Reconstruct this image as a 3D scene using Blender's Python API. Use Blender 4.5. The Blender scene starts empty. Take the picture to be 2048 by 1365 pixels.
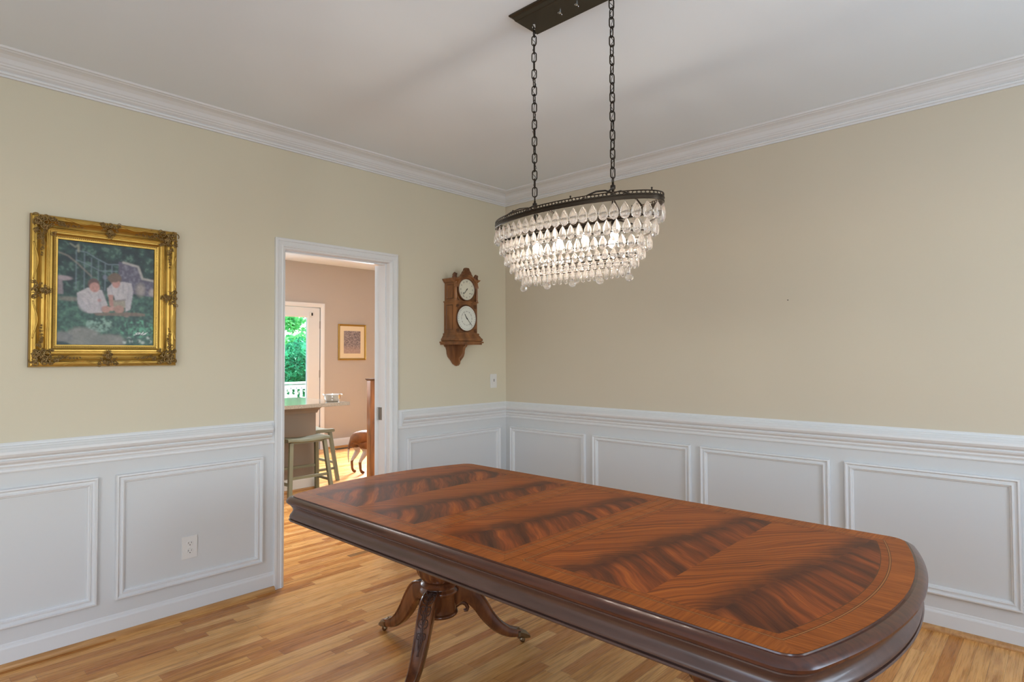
import bpy, bmesh, math, random
import numpy as np
from mathutils import Vector, Matrix, noise as mnoise
random.seed(7); np.random.seed(7)
SC = bpy.context.scene
COL = SC.collection
PI = math.pi
# ------------------------------------------------------------------ camera
CAM = Vector((-3.6863, -3.5028, 1.38))
F_PX, PITCH, ROLL, YAW = 1205.24, math.radians(1.43), math.radians(-0.22), math.radians(47.0618)
def cam_axes():
    fwd = Vector((math.sin(YAW), math.cos(YAW), 0)); rt = Vector((math.cos(YAW), -math.sin(YAW), 0)); up = Vector((0, 0, 1))
    f2 = fwd*math.cos(PITCH)+up*math.sin(PITCH); u2 = up*math.cos(PITCH)-fwd*math.sin(PITCH)
    r3 = rt*math.cos(ROLL)+u2*math.sin(ROLL); u3 = u2*math.cos(ROLL)-rt*math.sin(ROLL)
    return r3, u3, f2
_r, _u, _f = cam_axes()
cd = bpy.data.cameras.new('camera'); cam = bpy.data.objects.new('camera', cd); COL.objects.link(cam)
cd.sensor_width = 36.0; cd.lens = 36.0*F_PX/2048; cd.clip_start = 0.02; cd.clip_end = 200
cam.matrix_world = Matrix(((_r.x, _u.x, -_f.x, CAM.x), (_r.y, _u.y, -_f.y, CAM.y), (_r.z, _u.z, -_f.z, CAM.z), (0, 0, 0, 1)))
SC.camera = cam
# ------------------------------------------------------------------ view, world, sun, window daylight
SC.view_settings.view_transform = 'Standard'; SC.view_settings.look = 'None'
SC.view_settings.gamma = 1; SC.view_settings.use_curve_mapping = False
SC.view_settings.exposure = 0.72
SC.cycles.max_bounces = 14; SC.cycles.transmission_bounces = 14; SC.cycles.transparent_max_bounces = 24
SC.cycles.diffuse_bounces = 5; SC.cycles.glossy_bounces = 5
SC.cycles.caustics_refractive = True; SC.cycles.sample_clamp_indirect = 4.0; SC.cycles.blur_glossy = 1.0
w = bpy.data.worlds.new('sky'); SC.world = w; w.use_nodes = True
nt = w.node_tree; nt.nodes.clear()
wo = nt.nodes.new('ShaderNodeOutputWorld'); wb = nt.nodes.new('ShaderNodeBackground'); ws = nt.nodes.new('ShaderNodeTexSky')
ws.sky_type = 'NISHITA'; ws.sun_disc = False; ws.sun_elevation = math.radians(48); ws.sun_rotation = math.radians(200)
wb.inputs['Strength'].default_value = 0.40
nt.links.new(ws.outputs[0], wb.inputs[0]); nt.links.new(wb.outputs[0], wo.inputs[0])

def area_light(name, loc, direction, sx, sy, power, color):
    l = bpy.data.lights.new(name, 'AREA'); l.shape = 'RECTANGLE'; l.size = sx; l.size_y = sy; l.energy = power; l.color = color
    o = bpy.data.objects.new(name, l); COL.objects.link(o); o.location = loc
    o.rotation_euler = Vector(direction).to_track_quat('-Z', 'Z').to_euler(); return o
sl = bpy.data.lights.new('sun', 'SUN'); sl.energy = 9.0; sl.angle = 0.02; sl.color = (1, .96, .88)
so = bpy.data.objects.new('sun', sl); COL.objects.link(so); so.rotation_euler = Vector((-0.75, 0.25, -0.95)).to_track_quat('-Z', 'Z').to_euler()
# dining room windows (behind the camera) and the side opening
area_light('daylight_window_1', (-4.35, -4.93, 1.62), (0.15, 1, 0.60), 1.0, 1.5, 14, (.76, .915, 1.08))
area_light('daylight_window_2', (-1.5, -4.93, 1.62), (-0.05, 1, 0.55), 1.0, 1.5, 20, (.76, .915, 1.08))
area_light('daylight_side', (-5.12, -2.6, 1.4), (1, 0.05, 0.8), 1.5, 1.8, 15, (.80, .93, 1.08))
# kitchen windows, and an overhead fill added to brighten the island and stools
area_light('daylight_kitchen_1', (2.45, 4.64, 1.30), (-1, -1.05, -.30), .8, 1.4, 175, (.90, .97, 1.06)).data.spread = math.radians(95)
area_light('daylight_kitchen_2', (-1.3, 4.62, 1.6), (0.2, -1, -0.1), 1.6, 1.2, 38, (.90, .97, 1.05))
area_light('kitchen_ceiling_light', (-.9, 1.3, 2.74), (0.05, .1, -1), .5, .5, 20, (1, .97, .93))

# ------------------------------------------------------------------ materials
def new_mat(name):
    m = bpy.data.materials.new(name); m.use_nodes = True
    return m, m.node_tree, m.node_tree.nodes['Principled BSDF']
def simple(name, color, rough=0.5, metal=0.0, bump=0.0, bscale=80, var=0.0, vscale=6, spec=0.5, coat=0.0):
    m, t, b = new_mat(name)
    b.inputs['Base Color'].default_value = (*color, 1); b.inputs['Roughness'].default_value = rough
    b.inputs['Metallic'].default_value = metal; b.inputs['Specular IOR Level'].default_value = spec
    b.inputs['Coat Weight'].default_value = coat; b.inputs['Coat Roughness'].default_value = 0.12
    tc = t.nodes.new('ShaderNodeTexCoord')
    if var > 0:
        n = t.nodes.new('ShaderNodeTexNoise'); n.inputs['Scale'].default_value = vscale; n.inputs['Detail'].default_value = 4
        t.links.new(tc.outputs['Object'], n.inputs['Vector'])
        mx = t.nodes.new('ShaderNodeMix'); mx.data_type = 'RGBA'
        mx.inputs[6].default_value = (*[c*(1-var) for c in color], 1); mx.inputs[7].default_value = (*[min(1, c*(1+var)) for c in color], 1)
        t.links.new(n.outputs[0], mx.inputs[0]); t.links.new(mx.outputs[2], b.inputs['Base Color'])
    if bump > 0:
        n2 = t.nodes.new('ShaderNodeTexNoise'); n2.inputs['Scale'].default_value = bscale; n2.inputs['Detail'].default_value = 3
        bp = t.nodes.new('ShaderNodeBump'); bp.inputs['Strength'].default_value = bump; bp.inputs['Distance'].default_value = 0.002
        t.links.new(tc.outputs['Object'], n2.inputs['Vector']); t.links.new(n2.outputs[0], bp.inputs['Height']); t.links.new(bp.outputs[0], b.inputs['Normal'])
    return m
def wood(name, c1, c2, rough=0.35, scale=(3, 40, 40), contrast=(0.35, 0.7), coat=0.0, bump=0.15, c3=None):
    m, t, b = new_mat(name)
    tc = t.nodes.new('ShaderNodeTexCoord'); mp = t.nodes.new('ShaderNodeMapping'); mp.inputs['Scale'].default_value = scale
    n = t.nodes.new('ShaderNodeTexNoise'); n.inputs['Scale'].default_value = 1; n.inputs['Detail'].default_value = 6; n.inputs['Distortion'].default_value = 0.6
    r = t.nodes.new('ShaderNodeValToRGB'); r.color_ramp.elements[0].position = contrast[0]; r.color_ramp.elements[1].position = contrast[1]
    r.color_ramp.elements[0].color = (*c1, 1); r.color_ramp.elements[1].color = (*c2, 1)
    if c3: e = r.color_ramp.elements.new((contrast[0]+contrast[1])/2); e.color = (*c3, 1)
    bp = t.nodes.new('ShaderNodeBump'); bp.inputs['Strength'].default_value = bump; bp.inputs['Distance'].default_value = 0.001
    L = t.links.new
    L(tc.outputs['Object'], mp.inputs[0]); L(mp.outputs[0], n.inputs['Vector']); L(n.outputs[0], r.inputs[0]); L(r.outputs[0], b.inputs['Base Color'])
    L(n.outputs[0], bp.inputs['Height']); L(bp.outputs[0], b.inputs['Normal'])
    b.inputs['Roughness'].default_value = rough; b.inputs['Coat Weight'].default_value = coat; b.inputs['Coat Roughness'].default_value = 0.1
    return m
def emit(name, color, strength):
    m = bpy.data.materials.new(name); m.use_nodes = True; t = m.node_tree; t.nodes.clear()
    o = t.nodes.new('ShaderNodeOutputMaterial'); e = t.nodes.new('ShaderNodeEmission'); e.inputs[0].default_value = (*color, 1); e.inputs[1].default_value = strength
    t.links.new(e.outputs[0], o.inputs[0]); return m
def vcol_mat(name, rough=0.45):
    m, t, b = new_mat(name); a = t.nodes.new('ShaderNodeAttribute'); a.attribute_name = 'paint'
    t.links.new(a.outputs['Color'], b.inputs['Base Color']); b.inputs['Roughness'].default_value = rough; return m

class G:
    """small node-graph helper"""
    def __init__(s, t): s.t = t
    def n(s, typ, **kw):
        x = s.t.nodes.new(typ)
        for k, v in kw.items(): setattr(x, k, v)
        return x
    def put(s, inp, v):
        if hasattr(v, 'is_linked') or isinstance(v, bpy.types.NodeSocket): s.t.links.new(v, inp)
        else: inp.default_value = v
    def m(s, op, a, b=0.0, c=0.0):
        x = s.n('ShaderNodeMath', operation=op); s.put(x.inputs[0], a); s.put(x.inputs[1], b); s.put(x.inputs[2], c); return x.outputs[0]
    def vec(s, x, y, z=0.0):
        c = s.n('ShaderNodeCombineXYZ'); s.put(c.inputs[0], x); s.put(c.inputs[1], y); s.put(c.inputs[2], z); return c.outputs[0]
    def noise(s, v, scale=1.0, detail=3.0, rough=0.5, dist=0.0):
        x = s.n('ShaderNodeTexNoise'); s.put(x.inputs['Vector'], v); x.inputs['Scale'].default_value = scale; x.inputs['Detail'].default_value = detail
        x.inputs['Roughness'].default_value = rough; x.inputs['Distortion'].default_value = dist; return x.outputs[0]
    def white(s, v):
        x = s.n('ShaderNodeTexWhiteNoise', noise_dimensions='3D'); s.put(x.inputs['Vector'], v); return x.outputs['Value'], x.outputs['Color']
    def ramp(s, f, stops):
        r = s.n('ShaderNodeValToRGB'); e = r.color_ramp.elements
        while len(e) < len(stops): e.new(0.5)
        for i, (p, c) in enumerate(stops): e[i].position = p; e[i].color = (*c, 1) if len(c) == 3 else c
        s.put(r.inputs[0], f); return r.outputs[0]
    def mix(s, f, a, b, typ='MIX'):
        x = s.n('ShaderNodeMix', data_type='RGBA', blend_type=typ)
        s.put(x.inputs[0], f); s.put(x.inputs[6], a); s.put(x.inputs[7], b); return x.outputs[2]

def floor_material():
    m, t, b = new_mat('oak_strip_floor'); g = G(t)
    tc = g.n('ShaderNodeTexCoord'); sp = g.n('ShaderNodeSeparateXYZ'); t.links.new(tc.outputs['Object'], sp.inputs[0])
    x, y = sp.outputs[0], sp.outputs[1]
    W = 0.0572
    yr = g.m('DIVIDE', y, W); row = g.m('FLOOR', yr); fy = g.m('FRACT', yr)
    r1, _ = g.white(g.vec(row, 3.1, 7.0)); r2, _ = g.white(g.vec(row, 11.7, 2.0))
    ln = g.m('MULTIPLY_ADD', r2, 0.75, 0.45)
    xr = g.m('ADD', g.m('DIVIDE', x, ln), g.m('MULTIPLY', r1, 17.3)); brd = g.m('FLOOR', xr); fx = g.m('FRACT', xr)
    bid, bc = g.white(g.vec(row, brd, 1.0)); bid2, _ = g.white(g.vec(row, brd, 5.0))
    base = g.ramp(bid, [(0.0, (.43, .165, .038)), (.10, (.53, .222, .055)), (.3, (.64, .305, .088)), (.5, (.71, .360, .112)), (.7, (.76, .415, .145)), (.88, (.80, .46, .18)), (1.0, (.52, .205, .055))])
    off = g.m('MULTIPLY', bid2, 40.0)
    gv = g.vec(g.m('MULTIPLY_ADD', x, 1.6, off), g.m('MULTIPLY', y, 26.0), off)
    gn = g.noise(gv, 1.0, 5.0, 0.55, 1.2)
    fine = g.noise(g.vec(g.m('MULTIPLY_ADD', x, 7.0, off), g.m('MULTIPLY', y, 190.0), off), 1.0, 3.0)
    gr = g.ramp(gn, [(0.30, (.60, .50, .42)), (.46, (.93, .90, .86)), (.55, (1.04, 1.04, 1.04)), (.72, (.82, .74, .66))])
    c = g.mix(1.0, base, gr, 'MULTIPLY')
    c = g.mix(1.0, c, g.ramp(fine, [(.3, (.86, .82, .78)), (.6, (1.05, 1.05, 1.05))]), 'MULTIPLY')
    # seams
    ey = g.m('MINIMUM', fy, g.m('SUBTRACT', 1.0, fy)); ex = g.m('MULTIPLY', g.m('MINIMUM', fx, g.m('SUBTRACT', 1.0, fx)), ln)
    sy = g.m('LESS_THAN', ey, 0.014); sx = g.m('LESS_THAN', ex, 0.0008)
    seam = g.m('MAXIMUM', sy, sx)
    c = g.mix(g.m('MULTIPLY', seam, 0.62), c, (.16, .075, .03, 1))
    t.links.new(c, b.inputs['Base Color'])
    g.put(b.inputs['Roughness'], g.m('MULTIPLY_ADD', fine, 0.12, 0.22))
    b.inputs['Specular IOR Level'].default_value = 0.22
    bp = g.n('ShaderNodeBump'); bp.inputs['Strength'].default_value = 0.25; bp.inputs['Distance'].default_value = 0.0006
    t.links.new(g.m('SUBTRACT', g.m('MULTIPLY', fine, 0.3), seam), bp.inputs['Height']); t.links.new(bp.outputs[0], b.inputs['Normal'])
    return m

def veneer_material():
    """crotch mahogany panels with crossbanding and stringing, read from the mesh attributes dist / fig / orient"""
    m, t, b = new_mat('mahogany_veneer'); g = G(t)
    tc = g.n('ShaderNodeTexCoord'); sp = g.n('ShaderNodeSeparateXYZ'); t.links.new(tc.outputs['Object'], sp.inputs[0]); X, Y = sp.outputs[0], sp.outputs[1]
    at = g.n('ShaderNodeAttribute'); at.attribute_name = 'dist'; d = at.outputs['Fac']
    af = g.n('ShaderNodeAttribute'); af.attribute_name = 'fig'; sf = g.n('ShaderNodeSeparateXYZ'); t.links.new(af.outputs['Vector'], sf.inputs[0])
    tt, side, pid = sf.outputs[0], sf.outputs[1], sf.outputs[2]     # tt: signed distance to the plume spine; side: 1 on end bands; pid: panel id
    warp = g.m('MULTIPLY', g.m('SUBTRACT', g.noise(g.vec(X, Y, pid), 3.2, 2.0), 0.5), 0.13)
    warp2 = g.m('MULTIPLY', g.m('SUBTRACT', g.noise(g.vec(X, Y, g.m('ADD', pid, 9.0)), 11.0, 2.0), 0.5), 0.014)
    ts = g.m('ADD', g.m('ADD', tt, g.m('MULTIPLY', X, 0.16)), g.m('MULTIPLY', warp, 0.45))
    at_ = g.m('SQRT', g.m('ADD', g.m('MULTIPLY', ts, ts), 0.0009))
    farm = g.m('GREATER_THAN', ts, 0.0)
    k = g.m('MULTIPLY_ADD', farm, 0.95, 0.75)                      # steeper sweep on the far arm
    V = g.m('ADD', g.m('ADD', X, g.m('MULTIPLY', k, at_)), g.m('ADD', warp, warp2))
    broad = g.noise(g.vec(g.m('MULTIPLY', V, 13.0), g.m('MULTIPLY', ts, 1.2), pid), 1.0, 4.0, 0.62)
    thin = g.noise(g.vec(g.m('MULTIPLY', V, 60.0), g.m('MULTIPLY', ts, 2.5), pid), 1.0, 3.0, 0.6)
    hair = g.noise(g.vec(g.m('MULTIPLY', V, 330.0), g.m('MULTIPLY', ts, 9.0), pid), 1.0, 2.0, 0.6)
    near = g.ramp(broad, [(.32, (.050, .013, .007)), (.43, (.105, .027, .010)), (.51, (.18, .040, .010)), (.59, (.29, .066, .013)), (.70, (.46, .120, .018))])
    farc = g.ramp(thin, [(.30, (.125, .027, .006)), (.45, (.25, .056, .009)), (.58, (.35, .087, .012)), (.75, (.43, .120, .018))])
    f_mix = g.m('SMOOTH_MIN', 1.0, g.m('MAXIMUM', 0.0, g.m('MULTIPLY_ADD', ts, 26.0, 0.2)), 0.1)
    c = g.mix(f_mix, near, farc)
    dk = g.m('POWER', 2.718, g.m('MULTIPLY', g.m('MULTIPLY', g.m('SUBTRACT', ts, 0.012), g.m('SUBTRACT', ts, 0.012)), -520.0))
    dk = g.m('MULTIPLY', dk, g.m('MULTIPLY_ADD', g.noise(g.vec(X, Y, 3.0), 9.0, 4.0), 2.2, -0.45))
    c = g.mix(g.m('MAXIMUM', 0.0, g.m('MINIMUM', dk, 0.62)), c, (.040, .012, .008, 1))
    c = g.mix(1.0, c, g.ramp(hair, [(.3, (.80, .78, .76)), (.65, (1.08, 1.06, 1.05))]), 'MULTIPLY')
    # crossbanding
    bx = g.m('ADD', g.m('MULTIPLY', X, g.m('SUBTRACT', 1.0, side)), g.m('MULTIPLY', Y, side))
    by = g.m('ADD', g.m('MULTIPLY', Y, g.m('SUBTRACT', 1.0, side)), g.m('MULTIPLY', X, side))
    bn = g.noise(g.vec(g.m('MULTIPLY', bx, 9.0), g.m('MULTIPLY', by, 150.0), 1.0), 1.0, 3.0)
    bn2 = g.noise(g.vec(g.m('MULTIPLY', bx, 5.0), g.m('MULTIPLY', by, 22.0), 4.0), 1.0, 3.0)
    bc = g.ramp(bn, [(.3, (.24, .056, .007)), (.7, (.40, .108, .016))])
    bc = g.mix(1.0, bc, g.ramp(bn2, [(.3, (.78, .74, .70)), (.7, (1.12, 1.10, 1.05))]), 'MULTIPLY')
    bc2 = g.mix(1.0, bc, (.86, .80, .75, 1), 'MULTIPLY')
    inband = g.m('LESS_THAN', d, 0.085); outer = g.m('LESS_THAN', d, 0.060)
    c = g.mix(inband, c, bc2); c = g.mix(outer, c, bc)
    def line(p, wd): return g.m('LESS_THAN', g.m('ABSOLUTE', g.m('SUBTRACT', d, p)), wd)
    c = g.mix(line(0.0855, 0.0009), c, (.10, .035, .012, 1))
    c = g.mix(line(0.0615, 0.0022), c, (.36, .13, .035, 1))
    c = g.mix(line(0.0590, 0.0007), c, (.045, .016, .008, 1)); c = g.mix(line(0.0640, 0.0007), c, (.045, .016, .008, 1))
    t.links.new(c, b.inputs['Base Color'])
    b.inputs['Roughness'].default_value = 0.5; b.inputs['Specular IOR Level'].default_value = 0.08
    b.inputs['Coat Weight'].default_value = 0.24; b.inputs['Coat Roughness'].default_value = 0.11; b.inputs['Coat IOR'].default_value = 1.4
    return m

def foliage_material(name, c1, c2):
    m, t, b = new_mat(name); g = G(t); tc = g.n('ShaderNodeTexCoord')
    c = g.ramp(g.noise(tc.outputs['Object'], 3.0, 5.0), [(.35, c1), (.65, c2)])
    t.links.new(c, b.inputs['Base Color']); b.inputs['Roughness'].default_value = 0.5
    tr = g.n('ShaderNodeBsdfTranslucent'); t.links.new(c, tr.inputs[0]); mx = g.n('ShaderNodeMixShader'); mx.inputs[0].default_value = 0.45
    t.links.new(b.outputs[0], mx.inputs[1]); t.links.new(tr.outputs[0], mx.inputs[2]); t.links.new(mx.outputs[0], t.nodes['Material Output'].inputs[0]); return m

def glass_mix(name, ior, transp, color=(1, 1, 1), rough=0.0):
    m = bpy.data.materials.new(name); m.use_nodes = True; t = m.node_tree; t.nodes.clear(); g = G(t)
    o = g.n('ShaderNodeOutputMaterial'); gl = g.n('ShaderNodeBsdfGlass'); gl.inputs['IOR'].default_value = ior; gl.inputs['Color'].default_value = (*color, 1); gl.inputs['Roughness'].default_value = rough
    tr = g.n('ShaderNodeBsdfTransparent'); mx = g.n('ShaderNodeMixShader'); mx.inputs[0].default_value = transp
    t.links.new(gl.outputs[0], mx.inputs[1]); t.links.new(tr.outputs[0], mx.inputs[2]); t.links.new(mx.outputs[0], o.inputs[0]); return m
def pane_material():
    m = bpy.data.materials.new('window_glass'); m.use_nodes = True; t = m.node_tree; t.nodes.clear(); g = G(t)
    o = g.n('ShaderNodeOutputMaterial'); tr = g.n('ShaderNodeBsdfTransparent'); tr.inputs[0].default_value = (.95, .99, .98, 1)
    gl = g.n('ShaderNodeBsdfGlossy'); gl.inputs['Roughness'].default_value = 0.02; fr = g.n('ShaderNodeFresnel'); fr.inputs[0].default_value = 1.45
    mx = g.n('ShaderNodeMixShader'); t.links.new(fr.outputs[0], mx.inputs[0]); t.links.new(tr.outputs[0], mx.inputs[1]); t.links.new(gl.outputs[0], mx.inputs[2]); t.links.new(mx.outputs[0], o.inputs[0]); return m

M = {}
M['paint_cream'] = simple('cream_wall_paint', (.65, .60, .465), .75, bump=.12, bscale=300, var=.015, vscale=2)
M['paint_cream_shaded'] = simple('cream_wall_paint_shaded', (.615, .548, .43), .7, bump=.12, bscale=300, var=.015, vscale=2)  # same cream paint, darkened and warmed to put the right wall's shade into colour
M['trim'] = simple('white_trim_paint', (.72, .728, .735), .38, bump=.05, bscale=200)
M['wainscot'] = simple('white_wainscot_paint', (.635, .645, .65), .45, bump=.06, bscale=250)
M['ceiling'] = simple('ceiling_paint', (.78, .84, .895), .9, bump=.1, bscale=250)
M['taupe'] = simple('taupe_wall_paint', (.44, .40, .365), .8, var=.02, vscale=2)
M['floor'] = floor_material()
M['shoe'] = wood('oak_shoe_moulding', (.42, .20, .065), (.62, .34, .13), .4, (4, 60, 60))
M['veneer'] = veneer_material()
M['mahog'] = wood('dark_mahogany', (.045, .012, .007), (.10, .028, .013), .32, (60, 3, 60), coat=.3)  # darkened and reddened to contrast with the reflection painted into the frieze
M['mahog_frieze'] = wood('mahogany_frieze', (.070, .032, .022), (.105, .050, .036), .40, (40, 5, 40), coat=.4)  # greyed in colour to imitate wall and floor reflected in the frieze
M['mahog_leg'] = wood('mahogany_pedestal', (.085, .026, .011), (.23, .075, .025), .27, (22, 22, 5), coat=.5)
M['carve'] = simple('carved_dark_mahogany', (.070, .027, .014), .5, bump=.6, bscale=120)
M['brass_old'] = simple('antique_brass', (.26, .20, .13), .35, 1.0, bump=.3, bscale=160)
M['bronze'] = simple('oil_rubbed_bronze', (.028, .020, .014), .38, .75, bump=.1, bscale=200, var=.2)
M['bronze_rim'] = simple('bronze_rim', (.050, .036, .025), .36, .8, bump=.4, bscale=300)
M['crystal'] = glass_mix('crystal_glass', 1.5, 0.16, (1, .99, .98))
_t = M['crystal'].node_tree; _o = [n for n in _t.nodes if n.type == 'OUTPUT_MATERIAL'][0]; _m1 = _o.inputs[0].links[0].from_socket
_tr = _t.nodes.new('ShaderNodeBsdfTranslucent'); _tr.inputs[0].default_value = (1, .93, .88, 1); _m2 = _t.nodes.new('ShaderNodeMixShader'); _m2.inputs[0].default_value = .075
_t.links.new(_m1, _m2.inputs[1]); _t.links.new(_tr.outputs[0], _m2.inputs[2]); _t.links.new(_m2.outputs[0], _o.inputs[0])
M['bulb'] = emit('lit_bulb', (1, .86, .68), 5.5)
M['gold'] = simple('gilt', (.50, .315, .075), .36, .85, bump=.25, bscale=60, var=.22, vscale=25)
M['gold_dark'] = simple('antique_gilt_carving', (.24, .155, .06), .40, .75, bump=.5, bscale=140, var=.35, vscale=60)
M['frame_back'] = simple('frame_side_stain', (.14, .075, .04), .6)
M['paint_canvas'] = vcol_mat('printed_canvas', .4)
M['oak_clock'] = wood('oak_clock_wood', (.135, .048, .014), (.33, .135, .042), .38, (14, 14, 4), coat=.25, bump=.3)
M['oak_clock_dark'] = wood('carved_clock_wood', (.075, .027, .010), (.19, .072, .024), .42, (18, 18, 8), bump=.5)
M['dial'] = simple('clock_dial', (.70, .68, .55), .5)
M['dial2'] = simple('calendar_dial', (.74, .76, .69), .5)
M['black'] = simple('black_enamel', (.012, .012, .012), .4)
M['plate'] = simple('white_plastic', (.74, .73, .71), .35)
M['sage'] = simple('sage_green_paint', (.165, .168, .11), .42, var=.05, vscale=9)
M['granite'] = simple('granite_counter', (.30, .255, .20), .10, bump=0, var=.9, vscale=190)
M['island'] = simple('taupe_island_paint', (.23, .185, .15), .55)
M['steel'] = simple('stainless_steel', (.72, .71, .70), .16, 1.0, var=.1, vscale=20)
M['oak'] = wood('red_oak_panel', (.15, .050, .010), (.33, .125, .030), .35, (30, 30, 3), coat=.3)
M['oak_dark'] = wood('dark_oak_cap', (.045, .018, .010), (.09, .035, .018), .35, (20, 20, 4))
M['metal_hinge'] = simple('satin_nickel', (.36, .34, .31), .35, 1.0)
M['mat'] = simple('cream_mat_board', (.70, .60, .42), .8)
M['thin_gold'] = simple('gold_frame', (.42, .26, .06), .35, .7)
M['glass_pane'] = pane_material()
M['deck'] = simple('deck_boards', (.55, .5, .45), .7, var=.1)
M['rail_white'] = simple('white_railing', (.85, .86, .87), .5)
M['vent'] = simple('bronze_vent', (.10, .075, .05), .45, .5)
M['leaf_a'] = foliage_material('leaves_bright', (.06, .40, .12), (.30, .75, .32))
M['leaf_b'] = foliage_material('leaves_deep', (.015, .20, .09), (.08, .52, .26))
M['bark'] = simple('tree_bark', (.32, .33, .33), .9, bump=.5, bscale=30)
M['lawn'] = simple('lawn', (.10, .25, .08), .9, var=.3)
M['nail'] = simple('nail_steel', (.10, .08, .06), .4, .8)

# ------------------------------------------------------------------ mesh helpers
def to_obj(name, bm, mat, parent=None, smooth=False, angle=None, mats=None):
    me = bpy.data.meshes.new(name); bm.normal_update(); bm.to_mesh(me); bm.free()
    for mm in (mats or [mat]): me.materials.append(mm)
    if smooth or angle:
        me.polygons.foreach_set('use_smooth', [True]*len(me.polygons))
        if angle is not None: me.set_sharp_from_angle(angle=math.radians(angle))
    o = bpy.data.objects.new(name, me); COL.objects.link(o)
    if parent: o.parent = parent
    return o
def thing(name, label, cat, loc=(0, 0, 0), rotz=0, group=None):
    o = bpy.data.objects.new(name, None); COL.objects.link(o); o.empty_display_size = .1
    o.location = loc; o.rotation_euler = (0, 0, rotz); o['label'] = label; o['category'] = cat
    if group: o['group'] = group
    return o
def tag(o, label, cat, group=None, kind=None):
    o['label'] = label; o['category'] = cat
    if group: o['group'] = group
    if kind: o['kind'] = kind
    return o
def struct(o, label=None, cat=None):
    o['kind'] = 'structure'
    if label: o['label'] = label
    o['category'] = cat or o.name.split('_')[0].split('.')[0]
    return o
def box(bm, a, b, bevel=0.0):
    a, b = [min(p, q) for p, q in zip(a, b)], [max(p, q) for p, q in zip(a, b)]
    v = [bm.verts.new((x, y, z)) for x in (a[0], b[0]) for y in (a[1], b[1]) for z in (a[2], b[2])]
    fs = [bm.faces.new([v[i] for i in f]) for f in ((0, 1, 3, 2), (4, 6, 7, 5), (0, 4, 5, 1), (2, 3, 7, 6), (0, 2, 6, 4), (1, 5, 7, 3))]
    if bevel > 0:
        es = list({e for f in fs for e in f.edges}); bmesh.ops.bevel(bm, geom=es, offset=bevel, segments=2, affect='EDGES')
    return v
def boxobj(name, a, b, mat, parent=None, bevel=0.0):
    bm = bmesh.new(); box(bm, a, b, bevel); return to_obj(name, bm, mat, parent)
def sweep(bm, path, N, profile, closed=False, cap=True, close_profile=True):
    """mitred sweep in the plane with normal N; profile = [(u, v)] u along N x dir, v along N"""
    P = [Vector(p) for p in path]; N = Vector(N).normalized(); n = len(P); rings = []
    for i, p in enumerate(P):
        d0 = (P[i]-P[i-1]).normalized() if (closed or i > 0) else None
        d1 = (P[(i+1) % n]-P[i]).normalized() if (closed or i < n-1) else None
        if d0 is None: mvec = N.cross(d1)
        elif d1 is None: mvec = N.cross(d0)
        else:
            n0, n1 = N.cross(d0), N.cross(d1); mvec = (n0+n1)/(1+n0.dot(n1))
        rings.append([bm.verts.new(p+mvec*u+N*v) for u, v in profile])
    k = len(profile); m = n if closed else n-1
    for i in range(m):
        a, b = rings[i], rings[(i+1) % n]
        for j in range(k if close_profile else k-1):
            bm.faces.new((a[j], a[(j+1) % k], b[(j+1) % k], b[j]))
    if cap and not closed and close_profile:
        bm.faces.new(list(reversed(rings[0]))); bm.faces.new(rings[-1])
    return rings
def tube(bm, pts, r, seg=8, closed=False, cap=True):
    P = [Vector(p) for p in pts]; n = len(P); rs = r if isinstance(r, (list, tuple)) else [r]*n
    prev = None; rings = []
    for i, p in enumerate(P):
        a = P[i-1] if (i > 0 or closed) else P[i]; b = P[(i+1) % n] if (i < n-1 or closed) else P[i]
        d = (b-a).normalized()
        if prev is None: x = d.orthogonal().normalized()
        else:
            x = prev-d*prev.dot(d)
            x = x.normalized() if x.length > 1e-6 else d.orthogonal().normalized()
        prev = x; y = d.cross(x)
        rings.append([bm.verts.new(p+(x*math.cos(2*PI*k/seg)+y*math.sin(2*PI*k/seg))*rs[i]) for k in range(seg)])
    for i in range(n if closed else n-1):
        a, b = rings[i], rings[(i+1) % n]; sh = 0
        if closed and i == n-1:
            sh = min(range(seg), key=lambda s: (a[0].co-b[s].co).length)
        for k in range(seg):
            bm.faces.new((a[k], a[(k+1) % seg], b[(k+1+sh) % seg], b[(k+sh) % seg]))
    if cap and not closed: bm.faces.new(list(reversed(rings[0]))); bm.faces.new(rings[-1])
def lathe(bm, prof, seg=32, c=(0, 0, 0), axis='Z', flute=None, sx=1.0, sy=1.0):
    c = Vector(c); rings = []
    for (r, z) in prof:
        ring = []
        for k in range(seg):
            a = 2*PI*k/seg; rr = r*(1+(flute(a, z) if flute else 0))
            p = Vector((rr*math.cos(a)*sx, rr*math.sin(a)*sy, z))
            if axis == 'Y': p = Vector((p.x, -p.z, p.y))
            if axis == 'X': p = Vector((p.z, p.x, p.y))
            ring.append(bm.verts.new(c+p))
        rings.append(ring)
    for a, b in zip(rings, rings[1:]):
        for k in range(seg): bm.faces.new((a[k], a[(k+1) % seg], b[(k+1) % seg], b[k]))
    if prof[0][0] > 1e-6: bm.faces.new(list(reversed(rings[0])))
    if prof[-1][0] > 1e-6: bm.faces.new(rings[-1])
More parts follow.
